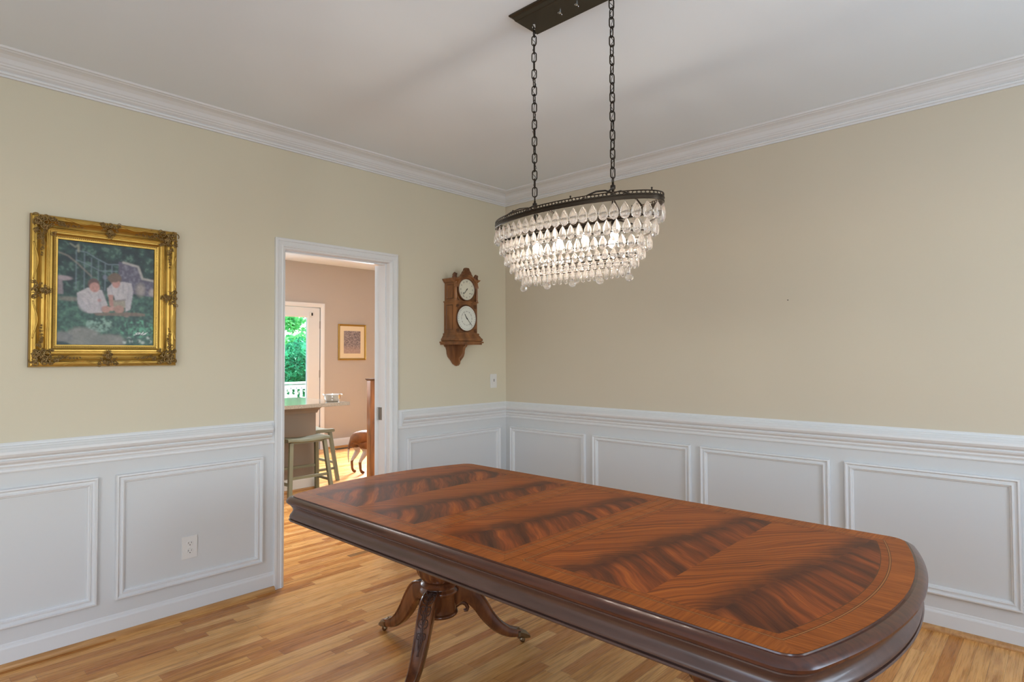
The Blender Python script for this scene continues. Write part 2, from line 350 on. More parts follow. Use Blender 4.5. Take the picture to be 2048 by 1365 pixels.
def text_mesh(bm, s, size, place, depth=0.0):
    """adds lettering; place(Vector)->Vector maps the flat text into position"""
    cu = bpy.data.curves.new('t', 'FONT'); cu.body = s; cu.size = size; cu.align_x = 'CENTER'; cu.align_y = 'CENTER'; cu.resolution_u = 2
    o = bpy.data.objects.new('t', cu); COL.objects.link(o)
    dg = bpy.context.evaluated_depsgraph_get(); me = o.evaluated_get(dg).to_mesh()
    vs = [bm.verts.new(place(v.co.copy())) for v in me.vertices]
    for p in me.polygons:
        try: bm.faces.new([vs[i] for i in p.vertices])
        except ValueError: pass
    o.evaluated_get(dg).to_mesh_clear(); bpy.data.objects.remove(o); bpy.data.curves.remove(cu)

# ------------------------------------------------------------------ room shell
H = 2.74; XW, YS = -5.2, -5.0      # side and front (behind camera) wall positions
KX0, KX1, KY1, KH = -3.6, 3.0, 4.72, 2.77
DX0, DX1, DZ = -1.95, -1.185, 2.036
bm = bmesh.new(); box(bm, (XW-.12, YS-.12, -.05), (KX1+.12, KY1+.14, 0)); struct(to_obj('floor', bm, M['floor']), 'natural oak strip floor running through the doorway')
bm = bmesh.new(); box(bm, (XW-.12, YS-.12, H), (.12, .12, H+.12)); struct(to_obj('ceiling', bm, M['ceiling']), 'flat white dining room ceiling')
bm = bmesh.new()
box(bm, (XW, 0, 0), (DX0-.02, .12, H)); box(bm, (DX1+.02, 0, 0), (0, .12, H)); box(bm, (DX0-.02, 0, DZ+.02), (DX1+.02, .12, H))
struct(to_obj('wall_left', bm, M['paint_cream']), 'cream wall with the doorway, clock and gilt framed picture')
bm = bmesh.new(); box(bm, (0, YS, 0), (.12, .12, H)); struct(to_obj('wall_right', bm, M['paint_cream_shaded']), 'bare cream wall, its colour darkened for shade, above white wainscot panels')
# front wall with two windows, side wall with a wide opening (both behind the camera)
def wall_with_holes(name, axis, c0, c1, lo, hi, top, holes, mat, label):
    bm = bmesh.new(); xs = sorted({lo, hi} | {h[0] for h in holes} | {h[1] for h in holes})
    def bx(s0, s1, z0, z1):
        if s1-s0 < 1e-4 or z1-z0 < 1e-4: return
        if axis == 'y': box(bm, (s0, c0, z0), (s1, c1, z1))
        else: box(bm, (c0, s0, z0), (c1, s1, z1))
    for a, b in zip(xs, xs[1:]):
        h = [q for q in holes if q[0] <= a+1e-6 and q[1] >= b-1e-6]
        if h: bx(a, b, 0, h[0][2]); bx(a, b, h[0][3], top)
        else: bx(a, b, 0, top)
    return struct(to_obj(name, bm, mat), label)
wall_with_holes('wall_front', 'y', YS-.12, YS, XW-.12, .12, H, [(-4.85, -3.85, .8, 2.3), (-2.0, -1.0, .8, 2.3)], M['paint_cream'], 'cream wall with two windows behind the viewpoint')
wall_with_holes('wall_side', 'x', XW-.12, XW, YS, .12, H, [(-3.4, -1.8, 0.0, 2.3)], M['paint_cream'], 'cream wall with a wide opening')
def window(name, axis, s0, s1, z0, z1, c, label, nv=2, nh=3):
    w_ = .045; e = bpy.data.objects.new(name, None); COL.objects.link(e); struct(e, label, 'window')
    f = bmesh.new()
    def bx(a0, a1, b0, b1, d0=-.03, d1=.03):
        if axis == 'y': box(f, (a0, c+d0, b0), (a1, c+d1, b1))
        else: box(f, (c+d0, a0, b0), (c+d1, a1, b1))
    bx(s0, s0+w_, z0, z1); bx(s1-w_, s1, z0, z1); bx(s0+w_, s1-w_, z0, z0+w_); bx(s0+w_, s1-w_, z1-w_, z1)
    for i in range(1, nv): x = s0+(s1-s0)*i/nv; bx(x-.01, x+.01, z0+w_, z1-w_, -.012, .012)
    for i in range(1, nh): z = z0+(z1-z0)*i/nh; bx(s0+w_, s1-w_, z-.01, z+.01, -.011, .011)
    to_obj('window_frame', f, M['trim'], e)
    return e
window('window_1', 'y', -4.85, -3.85, .8, 2.3, YS-.05, 'white framed window with small panes behind the viewpoint')
window('window_2', 'y', -2.0, -1.0, .8, 2.3, YS-.05, 'second white framed window with small panes behind the viewpoint')
# kitchen shell
bm = bmesh.new(); box(bm, (KX0-.12, .12, KH), (KX1+.12, KY1+.14, KH+.1)); struct(to_obj('ceiling_kitchen', bm, M['ceiling']), 'white kitchen ceiling seen through the doorway')
GDX0, GDX1, GDZ = .115, .955, 2.115
wall_with_holes('wall_back', 'y', KY1, KY1+.14, KX0-.12, KX1+.12, KH, [(-2.1, -.5, 1.05, 2.25), (GDX0-.02, GDX1, 0, GDZ), (2.05, 2.9, .55, 2.35)], M['taupe'], 'taupe kitchen wall with the glass door and a small framed picture')
wall_with_holes('wall_east', 'x', KX1, KX1+.12, .12, KY1, KH, [], M['taupe'], 'taupe kitchen end wall')
bm = bmesh.new(); box(bm, (KX0-.12, .12, 0), (KX0, KY1, KH)); struct(to_obj('wall_west', bm, M['taupe']), 'taupe kitchen side wall')
bm = bmesh.new(); box(bm, (.12, 0, 0), (KX1, .12, KH)); struct(to_obj('wall_return', bm, M['taupe']), 'taupe wall beyond the dining room corner')
bm = bmesh.new(); box(bm, (XW, .12, 0), (KX0-.12, .2, H)); bm.free()
window('window_3', 'y', -2.1, -.5, 1.05, 2.25, KY1+.07, 'white framed kitchen window beside the glass door', 3, 2)
window('window_4', 'y', 2.05, 2.9, .55, 2.35, KY1+.07, 'tall white framed kitchen window beyond the small framed picture', 2, 3)

# ------------------------------------------------------------------ trims of the dining room
tn = [0]
def trim(bm, mat, label, name=None, smooth=None):
    tn[0] += 1
    return struct(to_obj(name or 'trim_%d' % tn[0], bm, mat, angle=smooth), label, 'trim')
# crown: path runs inside the room so that u points into the room. N = +z, u = z x dir
crown = [(0, -.094), (.010, -.094), (.011, -.086), (.018, -.083), (.020, -.076), (.017, -.072), (.030, -.064), (.034, -.058), (.040, -.056), (.043, -.050),
         (.048, -.046), (.058, -.030), (.074, -.019), (.090, -.014), (.098, -.013), (.103, -.009), (.112, -.008), (.116, -.0), (0, 0)]
CR = [(u*1.12, v*1.02) for u, v in crown]
bm = bmesh.new(); sweep(bm, [(XW, YS, H), (0, YS, H), (0, 0, H), (XW, 0, H)], (0, 0, 1), CR, closed=True); trim(bm, M['trim'], 'white stepped crown moulding around the ceiling')
# chair rail backing board and moulding (left wall split by the doorway)
back = [(0, .866), (.011, .866), (.013, .872), (.012, .879), (.009, .882), (.009, .993), (.006, 1.0), (0, 1.0)]
rail = [(.009, .888), (.016, .889), (.019, .896), (.017, .902), (.021, .908), (.028, .913), (.031, .921), (.024, .925), (.024, .929), (.037, .938), (.043, .950),
        (.042, .962), (.035, .968), (.030, .974), (.024, .978), (.020, .985), (.009, .986)]
cas_o0, cas_o1 = DX0-.065, DX1+.065
bm = bmesh.new(); sweep(bm, [(0, YS, 0), (0, 0, 0), (cas_o1, 0, 0)], (0, 0, 1), back); sweep(bm, [(0, YS, 0), (0, 0, 0), (cas_o1+.035, 0, 0)], (0, 0, 1), rail)
trim(bm, M['trim'], 'white chair rail along the right wall and round the corner to the doorway')
bm = bmesh.new(); sweep(bm, [(cas_o0, 0, 0), (XW, 0, 0)], (0, 0, 1), back); sweep(bm, [(cas_o0-.02, 0, 0), (XW, 0, 0)], (0, 0, 1), rail)
trim(bm, M['trim'], 'white chair rail on the wall below the gilt framed picture')
bm = bmesh.new()
box(bm, (XW, -.004, .02), (cas_o0, 0, .87)); trim(bm, M['wainscot'], 'white painted dado below the gilt framed picture')
bm = bmesh.new(); box(bm, (cas_o1, -.004, .02), (-.004, 0, .87)); box(bm, (-.004, YS, .02), (0, 0, .87)); trim(bm, M['wainscot'], 'white painted dado of the right wall and corner')
base = [(0, .0), (.014, .0), (.014, .088), (.012, .094), (.008, .098), (.007, .106), (.004, .110), (.0, .110)]
shoe = [(.014, 0), (.033, 0), (.033, .008), (.030, .017), (.024, .023), (.014, .026)]
bm = bmesh.new(); sweep(bm, [(0, YS, 0), (0, 0, 0), (cas_o1, 0, 0)], (0, 0, 1), base); o = struct(to_obj('baseboard_right', bm, M['trim']), 'white baseboard under the right wall')
bm = bmesh.new(); sweep(bm, [(0, YS, 0), (0, 0, 0), (cas_o1, 0, 0)], (0, 0, 1), shoe); trim(bm, M['shoe'], 'oak shoe moulding along the right wall')
bm = bmesh.new(); sweep(bm, [(cas_o0, 0, 0), (XW, 0, 0)], (0, 0, 1), base); struct(to_obj('baseboard_left', bm, M['trim']), 'white baseboard under the left wall')
bm = bmesh.new(); sweep(bm, [(cas_o0, 0, 0), (XW, 0, 0)], (0, 0, 1), shoe); trim(bm, M['shoe'], 'oak shoe moulding along the left wall')
# picture-frame panels: u measured inward from the outer edge, v from the wall
pan = [(0, 0), (0, .014), (.003, .021), (.009, .022), (.012, .016), (.016, .011), (.024, .011), (.028, .017), (.032, .017), (.035, .009), (.040, .008), (.043, .0)]
def wall_panel(wall, s0, s1, label, z0=.180, z1=.796):
    bm = bmesh.new()
    if wall == 'L':
        P = [(s0, -.004, z0), (s1, -.004, z0), (s1, -.004, z1), (s0, -.004, z1)]; N = (0, -1, 0)
    else:
        P = [(-.004, -s0, z0), (-.004, -s1, z0), (-.004, -s1, z1), (-.004, -s0, z1)]; N = (-1, 0, 0)
    sweep(bm, P, N, pan, closed=True); trim(bm, M['trim'], label)
wall_panel('L', -2.824, -2.083, 'white moulded panel frame around the wall outlet')
wall_panel('L', -3.657, -2.900, 'white moulded panel frame cut by the picture edge below the gilt frame')
wall_panel('L', -4.49, -3.733, 'white moulded panel frame further along the left wall')
wall_panel('L', -1.042, -.082, 'white moulded panel frame between doorway and corner')
for i, (a, b, l) in enumerate([(.061, .826, 'narrowest-looking white panel frame on the right wall beside the corner'), (.892, 1.667, 'white panel frame on the right wall, second from the corner'),
                               (1.735, 2.498, 'white panel frame on the right wall, third from the corner'), (2.572, 3.312, 'white panel frame on the right wall behind the rounded table end'), (3.385, 4.15, 'white panel frame on the right wall beyond the picture edge')]):
    wall_panel('R', a, b, l)
# door casing + jamb
cas = [(0, 0), (0, .018), (.004, .020), (.016, .020), (.019, .016), (.040, .014), (.044, .017), (.050, .017), (.053, .012), (.060, .011), (.065, .006), (.065, 0)]
bm = bmesh.new(); sweep(bm, [(cas_o1, 0, 0), (cas_o1, 0, DZ+.065), (cas_o0, 0, DZ+.065), (cas_o0, 0, 0)], (0, -1, 0), [(-u, v) for u, v in cas]) if False else sweep(bm, [(cas_o0, 0, 0), (cas_o0, 0, DZ+.065), (cas_o1, 0, DZ+.065), (cas_o1, 0, 0)], (0, -1, 0), [(-u, v) for u, v in cas])
bmesh.ops.recalc_face_normals(bm, faces=bm.faces); trim(bm, M['trim'], 'white moulded casing around the kitchen doorway')
bm = bmesh.new(); sweep(bm, [(cas_o0, .12, 0), (cas_o0, .12, DZ+.065), (cas_o1, .12, DZ+.065), (cas_o1, .12, 0)], (0, 1, 0), cas)
bmesh.ops.recalc_face_normals(bm, faces=bm.faces); trim(bm, M['trim'], 'white casing on the kitchen side of the doorway')
bm = bmesh.new()
box(bm, (DX0-.02, .0, 0), (DX0, .12, DZ)); box(bm, (DX1, .0, 0), (DX1+.02, .12, DZ)); box(bm, (DX0-.02, .0, DZ), (DX1+.02, .12, DZ+.02))
box(bm, (DX0, .035, 0), (DX0+.011, .07, DZ)); box(bm, (DX1-.011, .035, 0), (DX1, .07, DZ)); box(bm, (DX0+.011, .035, DZ-.011), (DX1-.011, .07, DZ))
trim(bm, M['trim'], 'white door jamb lining with stop strips')
# open door leaf, hinged at the right jamb, swung into the kitchen
hd = Vector((2.60, 3.50, 0)).normalized(); hp = Vector((DX1-.004, .128, 0)); hn = Vector((-hd.y, hd.x, 0))
dl = bpy.data.objects.new('door_1', None); COL.objects.link(dl); struct(dl, 'white interior door standing open into the kitchen, seen on its edge', 'door')
def dpt(s, n_, z): return hp+hd*s+hn*n_+Vector((0, 0, z))
def obox(bm, s0, s1, n0, n1, z0, z1):
    v = [bm.verts.new(dpt(s, n_, z)) for s in (s0, s1) for n_ in (n0, n1) for z in (z0, z1)]
    for f in ((0, 1, 3, 2), (4, 6, 7, 5), (0, 4, 5, 1), (2, 3, 7, 6), (0, 2, 6, 4), (1, 5, 7, 3)): bm.faces.new([v[i] for i in f])
bm = bmesh.new(); obox(bm, .012, .76, -.012, .023, .012, 2.03)
for z0, z1 in ((.15, .75), (.85, 1.5), (1.6, 1.92)):
    for s0, s1 in ((.12, .36), (.44, .68)): obox(bm, s0, s1, -.016, .027, z0, z1)
bmesh.ops.recalc_face_normals(bm, faces=bm.faces); to_obj('door_leaf', bm, M['trim'], dl)
for z in (.93,):
    bm = bmesh.new(); box(bm, (DX1-.003, .072, z), (DX1+.001, .118, z+.09)); lathe(bm, [(.006, 0), (.006, .09)], 10, (DX1-.006, .124, z)); o = to_obj('door_hinge', bm, M['metal_hinge'], dl)

# kitchen trims
bm = bmesh.new(); sweep(bm, [(KX1, KY1, 0), (GDX1+.06, KY1, 0)], (0, 0, 1), [(0, 0), (.014, 0), (.014, .11), (.010, .13), (0, .135)]); struct(to_obj('baseboard_kitchen', bm, M['trim']), 'white kitchen baseboard under the small framed picture')
bm = bmesh.new(); sweep(bm, [(KX1, KY1, 0), (GDX1+.06, KY1, 0)], (0, 0, 1), shoe); trim(bm, M['shoe'], 'oak shoe moulding along the kitchen back wall')

trim((lambda b: (box(b, (-1.385, .165, 0), (-1.12, .215, .0006)), b)[1])(bmesh.new()), simple('dark_oak_board', (.26, .125, .04), .5, spec=.15, var=.2, vscale=20), 'single darker oak board in the doorway floor')

# glazed exterior door (door_2)
gd = bpy.data.objects.new('door_2', None); COL.objects.link(gd); struct(gd, 'white glazed exterior door to the deck at the back of the kitchen', 'door')
bm = bmesh.new(); sweep(bm, [(GDX1+.055, KY1, 0), (GDX1+.055, KY1, GDZ+.06), (GDX0-.075, KY1, GDZ+.06), (GDX0-.075, KY1, 0)], (0, -1, 0), [(u, v) for u, v in [(0, 0), (0, .02), (.02, .02), (.05, .014), (.06, .01), (.06, 0)]])
bmesh.ops.recalc_face_normals(bm, faces=bm.faces); to_obj('door_frame', bm, M['trim'], gd)
gx0, gx1 = GDX0-.005, GDX1-.012; gy0, gy1 = KY1+.01, KY1+.05; glx0, glx1, glz0, glz1 = gx0+.16, .745, .28, 1.965
bm = bmesh.new(); box(bm, (gx0, gy0, .02), (glx0, gy1, GDZ-.01)); box(bm, (glx1, gy0, .02), (gx1, gy1, GDZ-.01)); box(bm, (glx0, gy0, .02), (glx1, gy1, glz0)); box(bm, (glx0, gy0, glz1), (glx1, gy1, GDZ-.01))
to_obj('door_leaf', bm, M['trim'], gd)
bm = bmesh.new(); sweep(bm, [(glx0-.03, gy0, glz0-.03), (glx1+.03, gy0, glz0-.03), (glx1+.03, gy0, glz1+.03), (glx0-.03, gy0, glz1+.03)], (0, -1, 0), [(0, 0), (0, .012), (.02, .012), (.036, .004), (.036, 0)], closed=True)
bmesh.ops.recalc_face_normals(bm, faces=bm.faces); to_obj('glazing_bead', bm, M['trim'], gd)
boxobj('door_glass', (glx0, KY1+.025, glz0), (glx1, KY1+.031, glz1), M['glass_pane'], gd)
for z in (.25, 1.07, 1.80): boxobj('door_hinge', (gx1-.004, gy0-.014, z), (gx1+.012, gy0, z+.11), M['metal_hinge'], gd)
s_ = thing('door_sensor', 'small dark alarm sensor on the top corner of the glazed door', 'sensor', (.80, gy0, 2.0))
boxobj('housing', (-.022, -.016, -.03), (.022, 0, .035), M['plate'], s_, .003); boxobj('magnet', (.0, -.022, -.012), (.022, -.0165, .03), M['black'], s_)

# ------------------------------------------------------------------ deck and garden
bm = bmesh.new()
for i in range(28): box(bm, (-2.5, KY1+.16+i*.14, -.12), (6.5, KY1+.16+i*.14+.135, -.08))
struct(to_obj('ground_deck', bm, M['deck']), 'pale deck boards outside the glazed door', 'ground')
bm = bmesh.new(); box(bm, (-10, KY1+.15, -1.3), (20, 30, -1.2)); struct(to_obj('ground_lawn', bm, M['lawn']), 'lawn below the deck', 'ground')
dr = thing('deck_railing', 'white deck railing with square balusters beyond the glazed door', 'railing', (0, 8.3, -.15))
bm = bmesh.new(); box(bm, (-2, -.07, .97), (6.3, .07, 1.01), .005); box(bm, (-2, -.02, .86), (6.3, .02, .95)); to_obj('top_rail', bm, M['rail_white'], dr)
bm = bmesh.new(); box(bm, (-2, -.02, .08), (6.3, .02, .17)); to_obj('bottom_rail', bm, M['rail_white'], dr)
bm = bmesh.new(); box(bm, (-.02, -.02, .15), (.02, .02, .9)); bal = to_obj('baluster', bm, M['rail_white'], dr); bal.location.x = 1.5
for i in range(1, 20):
    c = bal.copy(); COL.objects.link(c); c.parent = dr; c.location.x = 1.5+i*.115
for x in (1.2, 4.0): boxobj('railing_post', (x-.05, -.05, 0), (x+.05, .05, 1.1), M['rail_white'], dr)
def leaf_crown(center, rad, n, size, seed):
    rnd = random.Random(seed); bm = bmesh.new()
    blobs = [(Vector((rnd.uniform(-1, 1)*rad[0]*.7, rnd.uniform(-1, 1)*rad[1]*.7, rnd.uniform(-1, 1)*rad[2]*.75)), rnd.uniform(.3, .55)) for _ in range(26)]
    for i in range(n):
        b, s = rnd.choice(blobs); d = Vector((rnd.gauss(0, 1), rnd.gauss(0, 1), rnd.gauss(0, 1))).normalized()*(rnd.random()**.4)*s*min(rad)
        p = Vector(center)+b+d; a = Vector((rnd.gauss(0, 1), rnd.gauss(0, 1), rnd.gauss(0, .6))).normalized(); q = a.orthogonal().normalized(); q = Matrix.Rotation(rnd.uniform(0, 6.28), 3, a) @ q
        L = size*rnd.uniform(.6, 1.3); v = [bm.verts.new(p+a*L), bm.verts.new(p+q*L*.42), bm.verts.new(p-a*L), bm.verts.new(p-q*L*.42)]
        bm.faces.new(v)
    return bm
def tree(name, label, x, y, h0, rad, mat, n, size, seed, trunk_r=.09):
    t_ = thing(name, label, 'tree', (x, y, -1.2), 0, 'trees beyond the deck')
    bm = bmesh.new(); tube(bm, [(0, 0, 0), (.05, .02, 1.2), (-.04, .0, 2.4), (.0, .03, h0+1.2+rad[2]*.5)], [trunk_r, trunk_r*.85, trunk_r*.7, trunk_r*.4], 10); to_obj('trunk', bm, M['bark'], t_, True)
    to_obj('foliage', leaf_crown((0, 0, h0+1.2), rad, n, size, seed), mat, t_)
tree('leafy_tree', 'deep green tree filling the lower glass of the exterior door', 2.7, 10.3, .75, (2.1, .75, 1.35), M['leaf_b'], 9000, .07, 3)
tree('leafy_tree', 'bright sunlit green tree behind the deck railing', 3.6, 13.0, 2.1, (2.4, .9, 1.7), M['leaf_a'], 8000, .085, 5)
tree('leafy_tree', 'tall tree, its pale trunk added in place of a sky reflection in the glass', 5.2, 16.2, 3.6, (2.2, 1.0, 2.0), M['leaf_a'], 5000, .10, 8, .13)  # pale trunk added to imitate a sky reflection on the door glass

# ------------------------------------------------------------------ dining table
TB = thing('dining_table', 'large dark mahogany double pedestal dining table with flame veneer top', 'table', (-1.835, -2.0, 0))
HW, LY, BOW, RC, TZ = .542, 1.175, .088, .055, .76
def table_loop():
    """inner points and outward normals of one full loop, counter-clockwise from the right side"""
    out = []; a, l = HW-RC, LY-RC; yc = l-BOW
    for y in list(np.linspace(-yc, -.2301, 14))+list(np.linspace(-.2299, .2299, 7))+list(np.linspace(.2301, yc, 14)): out.append((a, y, 1.0, 0.0))
    sl = math.atan2(2*BOW/a, 1)           # slope of the bow at the corner
    for k in range(1, 12): th = (PI/2-sl)*k/12; out.append((a, yc, math.cos(th), math.sin(th)))
    for x in np.linspace(a, -a, 41):
        s = 2*BOW*x/(a*a); nn = math.hypot(s, 1); out.append((x, l-BOW*(x/a)**2, s/nn, 1/nn))
    half = out
    rest = [(-x, -y, -nx, -ny) for x, y, nx, ny in half]
    # mirror corner on the -x side
    cor = []
    for k in range(1, 12): th = (PI/2-sl)*k/12; cor.append((-a, yc, -math.cos((PI/2-sl)-th), math.sin((PI/2-sl)-th)))
    cor2 = [(-x, -y, -nx, -ny) for x, y, nx, ny in cor]
    return half+cor+rest+cor2
LOOP = table_loop()
OUT = np.array([(x+nx*RC, y+ny*RC) for x, y, nx, ny in LOOP])
def seg_dist(P):
    A = OUT; B = np.roll(OUT, -1, 0); D = B-A; L2 = (D**2).sum(1)+1e-12; best = np.full(len(P), 9.0); bn = np.zeros((len(P), 2))
    for a_, d_, l2 in zip(A, D, L2):
        tt_ = np.clip(((P-a_)@d_)/l2, 0, 1); q = P-(a_+tt_[:, None]*d_); r_ = np.hypot(q[:, 0], q[:, 1]); m_ = r_ < best; best[m_] = r_[m_]
        nn = np.array([d_[1], -d_[0]])/math.sqrt(l2); bn[m_] = nn
    return best, bn
def half_w(y):
    ys, xs = OUT[:, 1], OUT[:, 0]; m = xs >= -1e-9; o = np.argsort(ys[m], kind='stable'); return float(np.interp(y, ys[m][o], xs[m][o]))
edge_prof = [(-.004, -.0004), (.0, -.0008), (.0012, -.0042), (.005, -.0045), (.0075, -.0036), (.0115, -.0048), (.019, -.0075), (.0265, -.0125), (.0310, -.0190), (.0305, -.0255), (.0255, -.0305), (.017, -.033), (.008, -.034), (.006, -.037), (-.02, -.037)]
apron_prof = [(-.02, -.0365), (.013, -.0365), (.0135, -.040), (.009, -.046), (.004, -.053), (.002, -.060), (.003, -.067), (.009, -.076), (.015, -.083), (.0175, -.090), (.0175, -.093), (.008, -.0935), (.008, -.0995), (.0175, -.100), (.0205, -.1035), (.0175, -.1075), (-.03, -.108)]
def rail_mesh(prof, y0, y1, sx=0):
    """strip of the loop between the seams y0..y1"""
    bm = bmesh.new(); n = len(LOOP); keep = [y0-6.01e-4 <= p[1] <= y1+6.01e-4 and (sx == 0 or p[0]*sx > 0) for p in LOOP]
    rings = [[bm.verts.new((x+nx*(RC+u), y+ny*(RC+u), TZ+v)) for u, v in prof] if keep[i] else None for i, (x, y, nx, ny) in enumerate(LOOP)]
    for i in range(n):
        a, b = rings[i], rings[(i+1) % n]
        if a and b:
            for j in range(len(prof)-1): bm.faces.new((a[j], b[j], b[j+1], a[j+1]))
    for i in range(n):
        if rings[i] and (not rings[i-1] or not rings[(i+1) % n]):
            try: bm.faces.new(rings[i])
            except ValueError: pass
    bmesh.ops.recalc_face_normals(bm, faces=bm.faces); return bm
def top_mesh(name, panels, y0, y1, mould, par):
    rows = []; spec = []
    for (a, b, ys, pid) in panels:
        n = max(4, int(abs(b-a)/.0075)); yy = list(np.linspace(a, b, n))
        if abs(a+LY) < 1e-6: yy = [a+(b-a)*(1-math.cos(PI/2*i/(n-1))) for i in range(n)]
        if abs(b-LY) < 1e-6: yy = [a+(b-a)*math.sin(PI/2*i/(n-1)) for i in range(n)]
        spec.append((yy, ys, pid))
    V, F, T, PI_ = [], [], [], []; NX = 130
    for yy, ys, pid in spec:
        base_i = len(V)
        for y in yy:
            w_ = half_w(np.clip(y, -LY+.0008, LY-.0008))
            for k in range(NX+1): V.append((w_*(2*k/NX-1), y, TZ)); T.append(y-ys); PI_.append(pid)
        for r in range(len(yy)-1):
            for k in range(NX):
                i = base_i+r*(NX+1)+k; F.append((i, i+1, i+NX+2, i+NX+1))
    me = bpy.data.meshes.new(name); me.from_pydata(V, [], F); me.materials.append(M['veneer'])
    P = np.array(V)[:, :2]; d, nrm = seg_dist(P)
    side = (np.abs(nrm[:, 1]) > .72).astype(float)
    for s_ in (y0, y1):
        if abs(s_) < 1:
            ds = np.abs(P[:, 1]-s_)+.025; m_ = ds < d; d[m_] = ds[m_]; side[m_] = 1
    a1 = me.attributes.new('dist', 'FLOAT', 'POINT'); a1.data.foreach_set('value', d.astype(np.float32))
    a2 = me.attributes.new('fig', 'FLOAT_VECTOR', 'POINT'); a2.data.foreach_set('vector', np.stack([np.array(T), side, np.array(PI_, float)], 1).astype(np.float32).ravel())
    o = bpy.data.objects.new(name, me); COL.objects.link(o); o.parent = par
    for sx in ((-1, 1) if name == 'table_leaf' else (0,)): to_obj('edge_moulding', rail_mesh(edge_prof, y0, y1, sx), M['mahog'], o, angle=35)
    return o
G1 = .0006
top_mesh('tabletop', [(-LY, -.675, -.925, 1), (-.675, -.23-G1, -.515, 2)], -LY-1, -.23-G1, None, TB)
top_mesh('table_leaf', [(-.23+G1, .23-G1, -.02, 3)], -.23+G1, .23-G1, None, TB)
top_mesh('tabletop', [(.23+G1, .675, .45, 4), (.675, LY, .93, 5)], .23+G1, LY+1, None, TB)
for y0, y1 in ((-9, -.23-G1), (-.23+G1, .23-G1), (.23+G1, 9)):
    for sx in ((-1, 1) if abs(y0) < 1 and abs(y1) < 1 else (0,)): to_obj('apron', rail_mesh(apron_prof, y0, y1, sx), M['mahog_frieze'], TB, angle=35)
bm = bmesh.new(); box(bm, (-.43, -1.0, .655), (.43, 1.0, .728)); to_obj('underframe', bm, M['mahog'], TB)
def catmull(pts, n=6):
    P = [np.array(p, float) for p in pts]; P = [2*P[0]-P[1]]+P+[2*P[-1]-P[-2]]; out = []
    for i in range(1, len(P)-2):
        for k in range(n):
            t_ = k/n; a, b, c, d = P[i-1:i+3]
            out.append(.5*((2*b)+(c-a)*t_+(2*a-5*b+4*c-d)*t_**2+(3*b-a-3*c+d)*t_**3))
    out.append(P[-2]); return out
leg_path = catmull([(.050, .265, .046, .034), (.090, .284, .045, .034), (.138, .276, .042, .033), (.186, .224, .037, .031), (.228, .160, .033, .029), (.280, .101, .028, .026), (.335, .064, .023, .023), (.392, .049, .019, .020)], 6)
def leg_mesh():
    bm = bmesh.new(); rings = []; n = len(leg_path)
    for i, (r, z, hh, hw) in enumerate(leg_path):
        a = leg_path[max(0, i-1)]; b = leg_path[min(n-1, i+1)]; d = np.array([b[0]-a[0], b[1]-a[1]]); d = d/np.hypot(*d); up = np.array([-d[1], d[0]])
        sec = [(-.55, -1), (-.85, -.80), (-1, -.3), (-.98, .35), (-.90, .72), (-1.04, .80), (-1.04, .93), (-.88, 1.0), (-.72, .94), (-.6, .88), (.6, .88), (.72, .94), (.88, 1.0), (1.04, .93), (1.04, .80), (.90, .72), (.98, .35), (1, -.3), (.85, -.80), (.55, -1)]
        rings.append([bm.verts.new((r+up[0]*v*hh, u*hw, z+up[1]*v*hh)) for u, v in sec])
    for a, b in zip(rings, rings[1:]):
        for k in range(len(a)): bm.faces.new((a[k], a[(k+1) % len(a)], b[(k+1) % len(a)], b[k]))
    bm.faces.new(rings[0]); bm.faces.new(rings[-1]); bmesh.ops.recalc_face_normals(bm, faces=bm.faces); return bm
def carving_mesh():
    """scrolled acanthus relief lying on the knee"""
    bm = bmesh.new(); n = len(leg_path)
    def surf(s, u, lift):      # s along 0..1 , u -1..1
        f = s*(n-1); i = min(n-2, int(f)); q = f-i; c = np.array(leg_path[i])*(1-q)+np.array(leg_path[i+1])*q; d = np.array(leg_path[i+1])-np.array(leg_path[i]); d = d[:2]/np.hypot(*d[:2]); up = (-d[1], d[0])
        return Vector((c[0]+up[0]*(c[2]*.9+lift), u*c[3], c[1]+up[1]*(c[2]*.9+lift)))
    def spiral(s0, u0, R, turns, sgn, r=.0024):
        pts = []
        for k in range(18):
            t_ = k/17; a = t_*turns*2*PI*sgn; rr = R*(1-.8*t_); pts.append(surf(min(.98, max(.02, s0+rr*math.cos(a)*2.1)), max(-.72, min(.72, u0+rr*math.sin(a)*26)), .0012+.001*math.sin(t_*6)))
        tube(bm, pts, [r*(1-.4*k/17) for k in range(18)], 6)
    for j, s0 in enumerate((.16, .25, .34, .43, .52)):
        R = .030-.003*j
        for sg in (-1, 1): spiral(s0, .34*sg, R*.75, 1.3, sg); spiral(s0+.045, .16*sg, R*.45, 1.0, -sg, .0018)
    for sg in (-1, 0, 1): tube(bm, [surf(.12+k*.05, sg*.28*math.sin(k*.9), .001) for k in range(12)], .0019, 6)
    for k in range(14):
        s0 = .14+.035*k; c = surf(s0, .0, .0015); bmesh.ops.create_icosphere(bm, subdivisions=1, radius=.0032-.0001*k, matrix=Matrix.Translation(c))
    return bm
